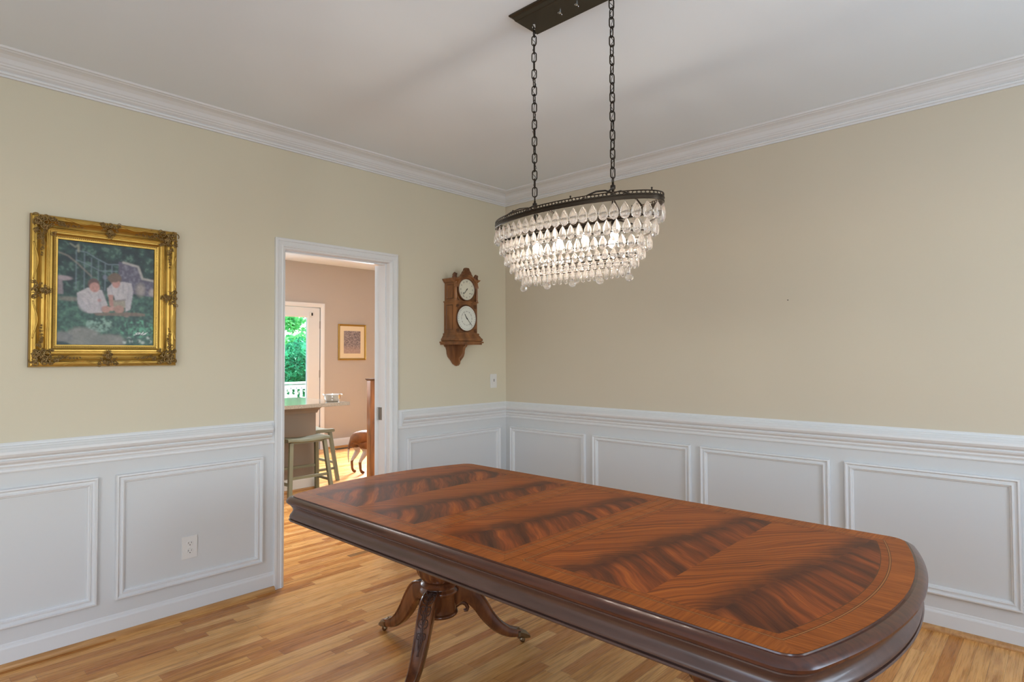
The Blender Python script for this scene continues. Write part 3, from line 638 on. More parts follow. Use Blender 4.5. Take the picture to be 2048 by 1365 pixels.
def toe_mesh():
    bm = bmesh.new(); secs = [(.380, .049, .0225, .0235), (.392, .049, .0225, .0235), (.396, .047, .020, .021), (.425, .036, .017, .018), (.446, .024, .008, .010), (.449, .022, .003, .004)]; rings = []
    for r, z, hh, hw in secs:
        rings.append([bm.verts.new((r, u*hw, z+v*hh)) for u, v in ((-.6, -1), (-1, -.5), (-1, .4), (-.55, .85), (0, 1.05), (.55, .85), (1, .4), (1, -.5), (.6, -1))])
    for a, b in zip(rings, rings[1:]):
        for k in range(9): bm.faces.new((a[k], a[(k+1) % 9], b[(k+1) % 9], b[k]))
    bm.faces.new(rings[0]); bm.faces.new(rings[-1]); bmesh.ops.recalc_face_normals(bm, faces=bm.faces); return bm
def pedestal(cy, angs, first):
    pe = bpy.data.objects.new('pedestal', None); COL.objects.link(pe); pe.parent = TB; pe.location = (-.030, cy, 0)
    bm = bmesh.new(); lathe(bm, [(.12, .655), (.12, .640), (.07, .630), (.05, .610), (.048, .565), (.056, .545), (.050, .530), (.046, .505)], 32); to_obj('shaft', bm, M['mahog_leg'], pe, angle=40)
    bm = bmesh.new(); lathe(bm, [(.046, .505), (.062, .497), (.083, .478), (.096, .45), (.100, .42), (.095, .388), (.082, .362), (.070, .350)], 120, flute=lambda a, z: .13*abs(math.sin(a*9))*math.sin(PI*min(1, max(0, (z-.348)/.155)))-.03)
    to_obj('fluted_urn', bm, M['mahog_leg'], pe, True)
    bm = bmesh.new(); lathe(bm, [(.068, .352), (.074, .349), (.083, .344), (.087, .338), (.084, .331), (.077, .327), (.079, .321), (.087, .316), (.090, .309), (.088, .301), (.080, .297), (.077, .293), (.077, .216), (.083, .213), (.086, .207), (.083, .200), (.06, .197), (0, .197)], 48)
    to_obj('drum', bm, M['mahog_leg'], pe, angle=50)
    for a in angs:
        if first.get('leg') is None:
            lg = to_obj('leg', leg_mesh(), M['mahog_leg'], pe, angle=32); parts = [to_obj('carving', carving_mesh(), M['carve'], None, True), to_obj('toe_cap', toe_mesh(), M['brass_old'], None, angle=30)]
            bm = bmesh.new(); lathe(bm, [(.006, -.009), (.0125, -.008), (.0135, 0), (.0125, .008), (.006, .009)], 16, (.408, 0, .0140), axis='Y'); parts.append(to_obj('caster', bm, M['brass_old'], None, True))
            bm = bmesh.new()
            tube(bm, [(.076, 0, .222), (.095, 0, .232), (.112, 0, .232), (.127, 0, .221), (.135, 0, .204), (.131, 0, .192), (.122, 0, .192), (.121, 0, .200)], [.012, .012, .011, .010, .009, .008, .007, .006], 10)
            parts.append(to_obj('scroll', bm, M['mahog_leg'], None, True))
            first['leg'] = (lg.data, [(p.name.split('.')[0], p.data) for p in parts]); 
            for p in parts: p.parent = lg
        else:
            lg = bpy.data.objects.new('leg', first['leg'][0]); COL.objects.link(lg); lg.parent = pe
            for nm, dt in first['leg'][1]:
                p = bpy.data.objects.new(nm, dt); COL.objects.link(p); p.parent = lg
        lg.rotation_euler = (0, 0, a)
    return pe
_f = {}
R_ = math.radians
pedestal(.655, (R_(92), R_(-27), R_(211)), _f)
pedestal(-.69, (R_(-92), R_(27), R_(149)), _f)

# ------------------------------------------------------------------ chandelier
CX, CY = -1.87, -2.124
CH = thing('chandelier', 'oval tiered crystal drop chandelier hung on two dark chains', 'chandelier', (CX, CY, H))
def ch(z): return z-H
bm = bmesh.new()
sweep(bm, [(-.078, -.235, 0), (.078, -.235, 0), (.078, .235, 0), (-.078, .235, 0)], (0, 0, 1), [(-.008, 0), (-.008, -.006), (0, -.009), (.004, -.012), (.010, -.024), (.014, -.026), (.014, 0)], closed=True)
box(bm, (-.066, -.223, -.0255), (.066, .223, -.004)); bmesh.ops.recalc_face_normals(bm, faces=bm.faces); M['canopy'] = simple('canopy_bronze', (.058, .048, .032), .42, .6); cano = to_obj('canopy', bm, M['canopy'], CH)
for y in (-.03, .05):
    bm = bmesh.new(); tube(bm, [(.012*math.cos(a), 0, -.034+.007*math.sin(a)) for a in np.linspace(-.5, 3.6, 9)], .0014, 6); lathe(bm, [(.0045, -.032), (.0045, -.0256)], 8); o = to_obj('canopy_hook', bm, M['steel'], cano); o.location = (0, y, 0)
RIMZ0, RIMZ1 = 1.903, 1.931
chain_y = (CY*-1-1.94, CY*-1-2.309)     # offsets of the two chains from the centre
ell = lambda a, b, t_, z: Vector((b*math.cos(t_), a*math.sin(t_), z))
def chain(y, ztop, zbot, twist):
    bm = bmesh.new(); L, W2, r = .0400, .0092, .0023; pitch = .0335; n = int(round((ztop-zbot)/pitch)); pitch = (ztop-zbot)/n
    for i in range(n):
        c = Vector((0, y, ztop-pitch*(i+.5))); ang = twist+(PI/2 if i % 2 else 0)+random.uniform(-.16, .16); ux = Vector((math.cos(ang), math.sin(ang), 0)); pts = []
        hl = L/2-r-W2+.002
        for k in range(8): t_ = PI*k/7; pts.append(c+ux*W2*math.cos(t_)+Vector((0, 0, hl+W2*math.sin(t_))))
        for k in range(8): t_ = PI+PI*k/7; pts.append(c+ux*W2*math.cos(t_)+Vector((0, 0, -hl+W2*math.sin(t_))))
        tube(bm, pts, r, 6, closed=True)
    # wire woven through the links
    tube(bm, [(.006*math.sin(k*1.3), y+.006*math.cos(k*1.7), ztop-(ztop-zbot)*k/60) for k in range(61)], .0011, 5)
    return bm
for y, tw in ((chain_y[0], .5), (chain_y[1], 1.2)):
    co = to_obj('chain', chain(y, ch(2.700), ch(2.018), tw), M['bronze'], CH, True)
    bm = bmesh.new(); tube(bm, [(.0085*math.cos(a), y, ch(2.704)+.0085*math.sin(a)) for a in np.linspace(0, 2*PI, 13)[:-1]], .0018, 6, closed=True); lathe(bm, [(.006, ch(2.712)), (.006, ch(2.7145))], 10, (0, y, 0)); to_obj('ceiling_loop', bm, M['steel'], CH, True)
    bm = bmesh.new(); tube(bm, [(.0115*math.cos(a)*math.cos(.8), y+.0115*math.cos(a)*math.sin(.8), ch(2.007)+.0115*math.sin(a)) for a in np.linspace(0, 2*PI, 19)[:-1]], .0020, 6, closed=True)
    lathe(bm, [(.0, ch(2.000)), (.004, ch(1.999)), (.0045, ch(1.992)), (.009, ch(1.989)), (.0095, ch(1.978)), (.006, ch(1.974)), (.0045, ch(1.97)), (.0045, ch(1.866))], 14, (0, y, 0)); to_obj('hanging_stem', bm, M['bronze'], CH, angle=40)
    bm = bmesh.new()
    for sg in (-1, 1):
        for sx in (-1, 1):
            pts = [Vector((0, y, ch(1.962))), Vector((sx*.022, y+sg*.018, ch(1.970))), Vector((sx*.052, y+sg*.036, ch(1.964))), Vector((sx*.088, y+sg*.046, ch(1.946))), Vector((sx*.118, y+sg*.050, ch(1.926)))]
            pts[-1] = pts[-1]; tube(bm, catmullv(pts) if False else pts, .0034, 6)
    to_obj('rim_arm', bm, M['bronze'], CH, True)
A0, B0 = .381, .148
bm = bmesh.new(); n = 96; prof = [(0, RIMZ0), (.003, RIMZ0-.001), (.0045, RIMZ0+.001), (.0045, RIMZ0+.003), (.0028, RIMZ0+.004), (.0028, RIMZ0+.0125), (.005, RIMZ0+.0135), (.005, RIMZ0+.0155), (.0025, RIMZ0+.017), (-.002, RIMZ0+.017), (-.002, RIMZ0)]
rings = []
for k in range(n):
    t_ = 2*PI*k/n; nn = Vector((math.cos(t_)/B0, math.sin(t_)/A0, 0)).normalized(); p = ell(A0-.005, B0-.005, t_, 0); rings.append([bm.verts.new(p+nn*u+Vector((0, 0, ch(z)))) for u, z in prof])
for k in range(n):
    a, b = rings[k], rings[(k+1) % n]
    for j in range(len(prof)): bm.faces.new((a[j], b[j], b[(j+1) % len(prof)], a[(j+1) % len(prof)]))
tube(bm, [ell(A0-.003, B0-.003, 2*PI*k/96, ch(RIMZ1)) for k in range(96)], .0018, 6, closed=True)
bmesh.ops.recalc_face_normals(bm, faces=bm.faces); rim = to_obj('rim', bm, M['bronze_rim'], CH, angle=40)
# arc-length positions round an ellipse
def ell_ts(a, b, n, ph=0.0):
    T_ = np.linspace(0, 2*PI, 721); x, y = b*np.cos(T_), a*np.sin(T_); s = np.r_[0, np.cumsum(np.hypot(np.diff(x), np.diff(y)))]; return np.interp((np.arange(n)+ph)/n*s[-1], s, T_)
bm = bmesh.new()
for k, t_ in enumerate(ell_ts(A0, B0, 120)):       # openwork lattice of small loops
    p = ell(A0-.003, B0-.003, t_, ch(RIMZ0+.0222)); nn = Vector((math.cos(t_)/B0, math.sin(t_)/A0, 0)).normalized(); tg = Vector((-nn.y, nn.x, 0))
    tube(bm, [p+tg*.0080*math.cos(a)+Vector((0, 0, .0048*math.sin(a))) for a in np.linspace(0, 2*PI, 9)[:-1]], .0017, 5, closed=True)
to_obj('lattice', bm, M['bronze_rim'], rim, True)
for t_ in ell_ts(A0, B0, 6, .35):
    bm = bmesh.new(); lathe(bm, [(0, .010), (.0028, .0085), (.0035, .006), (.002, .003), (.003, 0), (0, -.001)], 10); o = to_obj('finial', bm, M['bronze'], rim, True); o.location = ell(A0-.003, B0-.003, t_, ch(RIMZ1)+.001)
# tiers: (semi length, semi width, ring z, drop count, drop length, drop half width)
tiers = [(.376, .144, 1.905, 46, .0600, .0178), (.353, .124, 1.853, 46, .0540, .0152), (.330, .106, 1.803, 44, .0500, .0142), (.305, .088, 1.762, 44, .0400, .0118), (.280, .071, 1.731, 42, .0380, .0108), (.248, .052, 1.702, 38, .0350, .0100)]
def drop_mesh(L, R):
    bm = bmesh.new(); pr = [(0, 0)]
    for k in range(1, 15):
        s = k/14; zz = -L*s; r = R*(1-((.62-s)/.62)**1.75) if s < .62 else R*math.sqrt(max(0, 1-((s-.62)/.38)**2)); pr.append((max(r, 0.0) if k < 14 else 0, zz))
    lathe(bm, pr, 16, sy=1.0, sx=.52); bmesh.ops.remove_doubles(bm, verts=bm.verts, dist=1e-6)
    me = bpy.data.meshes.new('crystal_drop'); bmesh.ops.recalc_face_normals(bm, faces=bm.faces); bm.to_mesh(me); bm.free(); me.polygons.foreach_set('use_smooth', [True]*len(me.polygons)); me.materials.append(M['crystal']); return me
allp = []
for ti, (a, b, z, n, L, R) in enumerate(tiers):
    if ti:
        bm = bmesh.new(); tube(bm, [ell(a, b, 2*PI*k/64, ch(z+.003)) for k in range(64)], .0022, 6, closed=True); to_obj('tier_ring', bm, M['bronze'], CH, True)
    me = drop_mesh(L, R)
    pins = bmesh.new()
    for t_ in ell_ts(a, b, n, .5*(ti % 2)):
        p = ell(a, b, t_, ch(z)); nn = math.atan2(math.sin(t_)/a, math.cos(t_)/b); wp = Vector((CX, CY, H))+p
        vis = (wp-CAM).length+(2.0 if math.cos(t_)*1 > .25 else 0)+ti*.35
        allp.append((vis, me, p+Vector((0, 0, -.007)), nn+random.uniform(-.12, .12)))
        tube(pins, [p+Vector((0, 0, .003)), p+Vector((0, 0, -.0085))], .0007, 4)
    to_obj('drop_pins', pins, M['steel'], CH)['kind'] = 'stuff'
allp.sort(key=lambda q: q[0])
for vis, me, p, an in allp[:95]:
    o = bpy.data.objects.new('crystal_drop', me); COL.objects.link(o); o.parent = CH; o.location = p; o.rotation_euler = (0, 0, an)
bm = bmesh.new()
for vis, me, p, an in allp[95:]:
    q = bmesh.new(); q.from_mesh(me); bmesh.ops.transform(q, matrix=Matrix.Translation(p) @ Matrix.Rotation(an, 4, 'Z'), verts=q.verts); tm = bpy.data.meshes.new('t'); q.to_mesh(tm); q.free(); bm.from_mesh(tm); bpy.data.meshes.remove(tm)
rest = to_obj('crystal_drops_far', bm, M['crystal'], CH, True); rest['kind'] = 'stuff'; rest.name = 'crystal_fringe'
for i in range(5):
    bm = bmesh.new(); bmesh.ops.create_icosphere(bm, subdivisions=2, radius=.0150); o = to_obj('crystal_ball', bm, M['crystal'], CH); o.location = (0, (2-i)*.1235-.002, ch(1.654))
    bm = bmesh.new(); tube(bm, [(0, 0, .0145), (0, 0, .072)], .0008, 5); to_obj('ball_wire', bm, M['steel'], o)
bm = bmesh.new(); box(bm, (-.005, -.24, ch(1.726)), (.005, .24, ch(1.729)))
for z, a in ((1.734, .262),):
    for y in np.linspace(-.24, .24, 5): tube(bm, [(-.052, y, ch(1.7275)), (.052, y, ch(1.7275))], .0012, 5)
to_obj('lower_bar', bm, M['bronze'], CH)
bm = bmesh.new(); box(bm, (-.006, -.36, ch(1.862)), (.006, .345, ch(1.868)))
for y in (-.19, .185): tube(bm, [(-.118, y*1.05, ch(1.865)), (.118, y*1.05, ch(1.865))], .0035, 6)
to_obj('socket_bar', bm, M['bronze'], CH)
for y in (.178, .058, -.062, -.190):
    bm = bmesh.new(); lathe(bm, [(.011, ch(1.862)), (.0125, ch(1.855)), (.0115, ch(1.840)), (.008, ch(1.838))], 16, (0, y, 0)); to_obj('lamp_socket', bm, M['bronze'], CH, True)
    bm = bmesh.new(); lathe(bm, [(0, 0), (.007, -.001), (.009, -.012), (.0145, -.028), (.0135, -.040), (.007, -.052), (0, -.058)], 16); o = to_obj('bulb', bm, M['bulb'], CH, True); o.location = (0, y, ch(1.838))
    l = bpy.data.lights.new('bulb_light', 'POINT'); l.energy = 1.7; l.color = (1, .88, .75); l.shadow_soft_size = .012
    lo = bpy.data.objects.new('bulb_light', l); COL.objects.link(lo); lo.parent = CH; lo.location = (0, y, ch(1.768))

# ------------------------------------------------------------------ gilt picture
PX0, PX1, PZ0, PZ1 = -3.178, -2.562, 1.337, 2.045
gp = thing('framed_picture', 'ornate gilt frame around a garden picture of two children in white shirts', 'picture', ((PX0+PX1)/2, 0, (PZ0+PZ1)/2))
pw, phh = (PX1-PX0)/2, (PZ1-PZ0)/2
fprof = [(0, 0.002), (0, .022), (.003, .032), (.006, .037), (.012, .040), (.022, .041), (.030, .036), (.036, .026), (.044, .022), (.054, .025), (.060, .032), (.064, .033), (.067, .029), (.070, .029), (.074, .032), (.081, .032), (.085, .028), (.088, .024), (.100, .019), (.104, .019), (.106, .014), (.106, .002)]
bm = bmesh.new(); sweep(bm, [(-pw, 0, -phh), (pw, 0, -phh), (pw, 0, phh), (-pw, 0, phh)], (0, -1, 0), fprof, closed=True)
bmesh.ops.recalc_face_normals(bm, faces=bm.faces)
for f in bm.faces:
    if all(v.co.y > -.031 and (abs(v.co.x) > pw-.0035 or abs(v.co.z) > phh-.0035) for v in f.verts): f.material_index = 1
fr = to_obj('frame', bm, None, gp, angle=28, mats=[M['gold'], M['frame_back']])
def side_pt(side, s, u, lift):
    """s: -1..1 along the side, u distance inward from the outer edge, lift from the wall"""
    if side in 'TB':
        z = phh-u if side == 'T' else -phh+u; return Vector((s*(pw-.0), -lift, z))
    x = pw-u if side == 'R' else -pw+u; return Vector((x, -lift, s*phh))
for side in 'TBLR':
    half = pw if side in 'TB' else phh
    for sg in (-1, 1):
        bm = bmesh.new(); pts = []
        for k in range(25):
            q = k/24; s = sg*(.14+(1-.14-.16/half*.6-.1)*q); u = .010+.017*math.sin(PI*q)**1.5; lift = .0425-.002*math.sin(PI*q)**1.5; pts.append(side_pt(side, s, u, lift))
        tube(bm, pts, .0030, 6); to_obj('wavy_ridge', bm, M['gold'], fr, True)
bm = bmesh.new()     # sight-edge beading
nb = 90
for side in 'TBLR':
    half = pw if side in 'TB' else phh; ln = half-.094; m = int(2*ln/.008)
    for k in range(m): s = (-ln+2*ln*(k+.5)/m)/half; bmesh.ops.create_icosphere(bm, subdivisions=1, radius=.0027, matrix=Matrix.Translation(side_pt(side, s, .094, .0205)))
to_obj('beading', bm, M['gold_dark'], fr)
def curl(bm, c, R, turns, a0, sgn, lift, r):
    pts = [Vector((c.x+R*(1-.78*k/15)*math.cos(a0+sgn*turns*2*PI*k/15), c.y-lift-.003*math.sin(PI*k/15), c.z+R*(1-.78*k/15)*math.sin(a0+sgn*turns*2*PI*k/15))) for k in range(16)]
    tube(bm, pts, [r*(1-.35*k/15) for k in range(16)], 6)
def ornament(seed, spec):
    rnd = random.Random(seed); bm = bmesh.new()
    for (x, z, R) in spec:
        for k in range(3): curl(bm, Vector((x+rnd.uniform(-1, 1)*R*.7, 0, z+rnd.uniform(-1, 1)*R*.7)), R*rnd.uniform(.5, 1), rnd.uniform(.8, 1.4), rnd.uniform(0, 6.28), rnd.choice((-1, 1)), rnd.uniform(0, .004), R*.16)
        bmesh.ops.create_icosphere(bm, subdivisions=2, radius=R*.42, matrix=Matrix.Translation((x, -.001, z)) @ Matrix.Diagonal((1, .5, 1, 1)))
    return bm
def corner_spec():
    sp = [(.022, .022, .020), (.045, .022, .018), (.022, .045, .018), (.050, .050, .022), (.075, .018, .015), (.018, .075, .015), (.074, .048, .013), (.048, .074, .013), (.080, .080, .012), (.100, .034, .013), (.034, .100, .013)]
    for k in range(7): sp.append((.112+.013*k, .040+.010*math.sin(k)*.25, .0095-.0007*k)); sp.append((.040+.010*math.sin(k)*.25, .112+.013*k, .0095-.0007*k))
    return sp
cm = None
for sx in (-1, 1):
    for sz in (-1, 1):
        o = to_obj('corner_ornament', ornament(5+sx+sz*3, corner_spec()), M['gold_dark'], fr, True); o.location = (sx*(pw-.002), -.041, sz*(phh-.002)); o.scale = (-sx, 1, -sz)
cs = [(0, .020, .017), (-.018, .020, .013), (.018, .020, .013), (0, .044, .018), (-.014, .058, .010), (.014, .058, .010), (0, .072, .011), (-.034, .014, .011), (.034, .014, .011), (-.026, .036, .009), (.026, .036, .009)]
for rz, hx, hz in ((0, 0, phh), (PI, 0, -phh), (PI/2, pw, 0), (-PI/2, -pw, 0)):
    bm = ornament(9, cs); o = to_obj('centre_ornament', bm, M['gold_dark'], fr, True); o.location = (hx, -.040, hz); o.rotation_euler = (0, {0: PI, PI: 0, PI/2: -PI/2, -PI/2: PI/2}[rz], 0)
    if rz == 0: o.rotation_euler = (0, PI, 0)
    if rz == PI: o.rotation_euler = (0, 0, 0)
# painted canvas: colour per vertex on a fine grid
def canvas_colors(nx, nz):
    U, V_ = np.meshgrid(np.linspace(0, 1, nx), np.linspace(0, 1, nz)); rng = np.random.RandomState(3)
    def fbm(sx, sy, seed, oct_=4):
        r = np.random.RandomState(seed); out = np.zeros_like(U); amp = 1.0; tot = 0
        for o_ in range(oct_):
            gx, gy = int(sx*2**o_)+2, int(sy*2**o_)+2; g_ = r.rand(gy, gx); fx = U*(gx-1.001); fy = V_*(gy-1.001); ix, iy = fx.astype(int), fy.astype(int); tx, ty = fx-ix, fy-iy; tx = tx*tx*(3-2*tx); ty = ty*ty*(3-2*ty)
            out += amp*((g_[iy, ix]*(1-tx)+g_[iy, ix+1]*tx)*(1-ty)+(g_[iy+1, ix]*(1-tx)+g_[iy+1, ix+1]*tx)*ty); tot += amp; amp *= .6
        return out/tot
    n1, n2, n3 = fbm(14, 17, 1), fbm(5, 6, 2), fbm(40, 46, 3, 2)
    C = np.zeros(U.shape+(3,))
    def lay(mask, col, soft=None):
        m_ = np.clip(mask, 0, 1)[..., None]; C[:] = C*(1-m_)+np.array(col)*m_
    dark = np.array([.018, .036, .045]); mid = np.array([.05, .115, .095]); lite = np.array([.14, .24, .20])
    q = np.clip((n1-.35)*2.4, 0, 1)[..., None]; C[:] = dark*(1-q)+mid*q; lay((n1*.6+n3*.5 > .66)*.5, lite)
    low = np.clip((V_-.47)*14, 0, 1)[..., None]; gg = np.clip((n1*.5+n3*.5-.32)*2.2, 0, 1)[..., None]; gr_ = np.array([.022, .062, .060])*(1-gg)+np.array([.085, .20, .15])*gg; C[:] = C*(1-low)+gr_*low
    def E_(cx, cy, rx, ry, e=.12): return np.clip((1-np.sqrt(((U-cx)/rx)**2+((V_-cy)/ry)**2))/e, 0, 1)
    def poly(pts):
        ins = np.zeros(U.shape, bool); j = len(pts)-1
        for i in range(len(pts)):
            xi, yi = pts[i]; xj, yj = pts[j]
            c_ = ((yi > V_) != (yj > V_)) & (U < (xj-xi)*(V_-yi)/(yj-yi+1e-9)+xi); ins ^= c_; j = i
        return ins.astype(float)
    def ln(pts, w_):
        m_ = np.zeros(U.shape)
        for (x0, y0), (x1, y1) in zip(pts, pts[1:]):
            d_ = np.array([x1-x0, y1-y0]); t_ = np.clip(((U-x0)*d_[0]+(V_-y0)*d_[1])/(d_@d_), 0, 1); m_ = np.maximum(m_, np.clip(1.6-np.hypot(U-x0-t_*d_[0], (V_-y0-t_*d_[1])*1.2)/w_, 0, 1))
        return m_
    # gate
    gc = (.17, .23, .28)
    for x, y0 in ((.18, .09), (.26, .11), (.33, .15), (.40, .17), (.47, .19), (.54, .21)): lay(ln([(x, y0), (x, .46)], .0045)*.9, gc)
    lay(ln([(.18, .09), (.28, .10), (.38, .15), (.50, .20), (.62, .19)], .005), gc); lay(ln([(.18, .18), (.30, .22), (.42, .27), (.60, .26)], .004), gc); lay(ln([(.2, .05), (.2, .10)], .01)*.7, (.4, .4, .3)); lay(ln([(.12, .03), (.17, .06), (.2, .03)], .008)*.6, (.35, .36, .28))
    lay(ln([(0, .12), (.10, .15), (.2, .22), (.27, .28), (.33, .33)], .008)*.6, (.30, .26, .23))
    lay(E_(.47, .33, .03, .03, .4)*.8, (.2, .22, .3))
    # stone wall and coping
    lay(poly([(.61, .16), (.82, .19), (.87, .33), (1, .34), (1, .50), (.61, .46)])*.95, (.12, .11, .17)); lay((poly([(.61, .16), (.82, .19), (.87, .33), (1, .34), (1, .50), (.61, .46)]) > 0)*np.clip(n3-.45, 0, 1)*1.6, (.26, .25, .30))
    lay(ln([(.66, .165), (.82, .195), (.87, .315), (1, .33)], .012), (.42, .40, .39)); lay(E_(.85, .43, .07, .09, .6)*.8, (.40, .36, .33)); lay(E_(.98, .45, .05, .05, .5)*.8, (.45, .40, .38))
    # bench
    lay(E_(.04, .365, .12, .028, .3), (.36, .30, .33)); lay(poly([(.0, .38), (.05, .38), (.06, .52), (0, .52)])*.9, (.27, .23, .26))
    lay(poly([(.12, .50), (.9, .50), (.9, .53), (.12, .56)])*.0, (.3, .2, .2)); lay(E_(.12, .56, .16, .03, .6)*.6, (.30, .25, .22))
    # small child
    sh = (.50, .47, .50); skin = (.50, .27, .24)
    lay(poly([(.19, .50), (.30, .44), (.44, .46), (.50, .60), (.44, .68), (.30, .69), (.22, .60)]), sh); lay(E_(.33, .60, .14, .10, .3), sh); lay(poly([(.19, .50), (.26, .58), (.33, .66), (.27, .67), (.20, .60)]), (.45, .43, .47))
    lay(np.clip(n1-.5, 0, 1)*1.2*(E_(.34, .58, .16, .12, .3) > 0), (.36, .34, .40)); lay(E_(.355, .405, .064, .062, .15), (.13, .08, .075)); lay(E_(.365, .435, .056, .052, .15), skin); lay(E_(.352, .445, .010, .008, .5)*.6, (.2, .1, .1)); lay(E_(.388, .442, .009, .007, .5)*.6, (.2, .1, .1)); lay(E_(.375, .468, .014, .006, .5)*.6, (.42, .15, .15)); lay(E_(.415, .56, .022, .02, .3), skin)
    # older child leaning
    lay(poly([(.49, .44), (.55, .38), (.66, .36), (.75, .37), (.77, .45), (.74, .64), (.69, .66), (.68, .55), (.58, .56), (.56, .50), (.50, .52)]), sh); lay(poly([(.55, .55), (.68, .54), (.69, .62), (.54, .62)]), (.33, .30, .24))
    lay(E_(.48, .645, .055, .038, .2), (.46, .27, .23)); lay(E_(.62, .64, .06, .045, .2), (.42, .25, .21)); lay(E_(.70, .69, .04, .03, .2), (.25, .19, .18)); lay(poly([(.505, .50), (.555, .50), (.56, .61), (.52, .61)]), (.46, .25, .22)); lay(E_(.545, .635, .03, .028, .3), (.52, .30, .26))
    lay(E_(.575, .335, .072, .062, .15), (.17, .115, .085)); lay(E_(.585, .385, .048, .048, .2), skin); lay(E_(.56, .335, .072, .042, .2), (.17, .115, .085)); lay(poly([(.57, .55), (.69, .53), (.69, .55), (.57, .57)])*.6, (.2, .18, .2))
    lay(poly([(.36, .685), (.80, .665), (.90, .675), (.90, .70), (.38, .71)])*.9, (.21, .15, .12))
    # hostas, rocks, flowers
    lay((E_(.42, .80, .14, .07, .5) > 0)*np.clip((n3*.6+n1*.6-.52)*5, 0, 1)*.9, (.25, .40, .34)); lay((E_(.82, .83, .20, .09, .5) > 0)*np.clip((n3*.6+n1*.6-.55)*5, 0, 1)*.8, (.12, .40, .26))
    lay(E_(.25, .93, .20, .115, .25), (.22, .23, .22)); lay(E_(.50, .965, .22, .085, .25), (.19, .20, .19)); lay(E_(.05, .93, .12, .06, .25), (.17, .18, .19)); lay((E_(.32, .93, .34, .12, .2) > 0)*np.clip(n2-.45, 0, 1)*1.4, (.32, .32, .30)); lay(E_(.03, 1.0, .12, .04, .3), (.03, .06, .07))
    for fx, fy in ((.68, .97), (.73, .93), (.75, .96), (.94, .92), (.96, .96), (.84, .955), (.88, .97)): lay(E_(fx, fy, .028, .020, .6)*.8*(n3 > .42), (.55, .62, .58))
    # signature flourish
    sg = [(.78, .895), (.82, .885), (.80, .875), (.85, .868), (.83, .885), (.87, .875), (.86, .893), (.885, .86), (.88, .895), (.91, .87), (.90, .89), (.93, .865)]
    for pts_ in ([(.24, .52), (.30, .56), (.33, .64)], [(.40, .50), (.42, .58), (.44, .66)], [(.30, .48), (.34, .53)], [(.62, .40), (.60, .50)], [(.72, .40), (.71, .52), (.70, .62)], [(.66, .38), (.66, .47)], [(.53, .42), (.55, .49)]): lay(ln(pts_, .007)*.45, (.30, .28, .34))
    lay(E_(.36, .62, .10, .05, .9)*.25, (.28, .26, .32)); lay(E_(.44, .52, .05, .10, .9)*.35, (.30, .28, .34)); lay(E_(.74, .5, .04, .14, .9)*.35, (.28, .27, .33))
    for _ in range(2):
        Q = np.pad(C, ((1, 1), (1, 1), (0, 0)), 'edge'); C[:] = sum(Q[1+a_:Q.shape[0]-1+a_, 1+b_:Q.shape[1]-1+b_] for a_ in (-1, 0, 1) for b_ in (-1, 0, 1))/9
    C *= (.80+.34*n3[..., None]); lay(ln(sg, .0028), (.75, .78, .78))
    return C*.92
nx, nz = 230, 285; cw, chh = pw-.104, phh-.104
Cc = canvas_colors(nx, nz); V = [(-cw+2*cw*i/(nx-1), 0, chh-2*chh*j/(nz-1)) for j in range(nz) for i in range(nx)]
F = [(j*nx+i, (j+1)*nx+i, (j+1)*nx+i+1, j*nx+i+1) for j in range(nz-1) for i in range(nx-1)]
me = bpy.data.meshes.new('canvas'); me.from_pydata(V, [], F); me.materials.append(M['paint_canvas'])
ca = me.color_attributes.new('paint', 'FLOAT_COLOR', 'POINT'); ca.data.foreach_set('color', np.concatenate([Cc.reshape(-1, 3), np.ones((nx*nz, 1))], 1).astype(np.float32).ravel())
cv = bpy.data.objects.new('canvas', me); COL.objects.link(cv); cv.parent = gp; cv.location = (0, -.012, 0)
boxobj('backing_board', (-pw+.02, -.011, -phh+.02), (pw-.02, -.002, phh-.02), M['frame_back'], gp)

# ------------------------------------------------------------------ clock on its shelf
KXc = -.570; KD = .128
ws_ = thing('wall_shelf', 'small carved oak bracket shelf holding the wall clock', 'shelf', (KXc, 0, 1.33))
bm = bmesh.new(); box(bm, (-.150, -.145, .138), (.150, 0, .150)); box(bm, (-.160, -.158, .150), (.160, 0, .162), .003); bmesh.ops.recalc_face_normals(bm, faces=bm.faces); to_obj('shelf_board', bm, M['oak_clock'], ws_)
sil = [(.118, .138), (.112, .126), (.098, .115), (.091, .095), (.088, .07), (.078, .045), (.058, .026), (.045, .012), (.030, -.008), (.006, -.022)]
bm = bmesh.new(); pts = [(x, z) for x, z in sil]+[(-x, z) for x, z in reversed(sil)]
a = [bm.verts.new((x, -.001, z)) for x, z in pts]; b = [bm.verts.new((x, -.014, z)) for x, z in pts]; bm.faces.new(a); bm.faces.new(list(reversed(b)))
for i in range(len(a)): bm.faces.new((a[i], b[i], b[(i+1) % len(a)], a[(i+1) % len(a)]))
bmesh.ops.recalc_face_normals(bm, faces=bm.faces); to_obj('back_plate', bm, M['oak_clock'], ws_)
br = [(.014, .138), (.125, .138), (.122, .128), (.100, .118), (.096, .095), (.090, .070), (.072, .050), (.050, .036), (.047, .026), (.054, .010), (.050, -.008), (.034, -.022), (.014, -.026)]
bm = bmesh.new(); a = [bm.verts.new((-.008, -y, z)) for y, z in br]; b = [bm.verts.new((.008, -y, z)) for y, z in br]; bm.faces.new(a); bm.faces.new(list(reversed(b)))
for i in range(len(a)): bm.faces.new((a[i], b[i], b[(i+1) % len(a)], a[(i+1) % len(a)]))
bmesh.ops.recalc_face_normals(bm, faces=bm.faces); to_obj('bracket', bm, M['oak_clock'], ws_)
ck = thing('wall_clock', 'tall carved oak calendar clock with two round dials standing on a bracket shelf', 'clock', (KXc, -.002, 1.492))
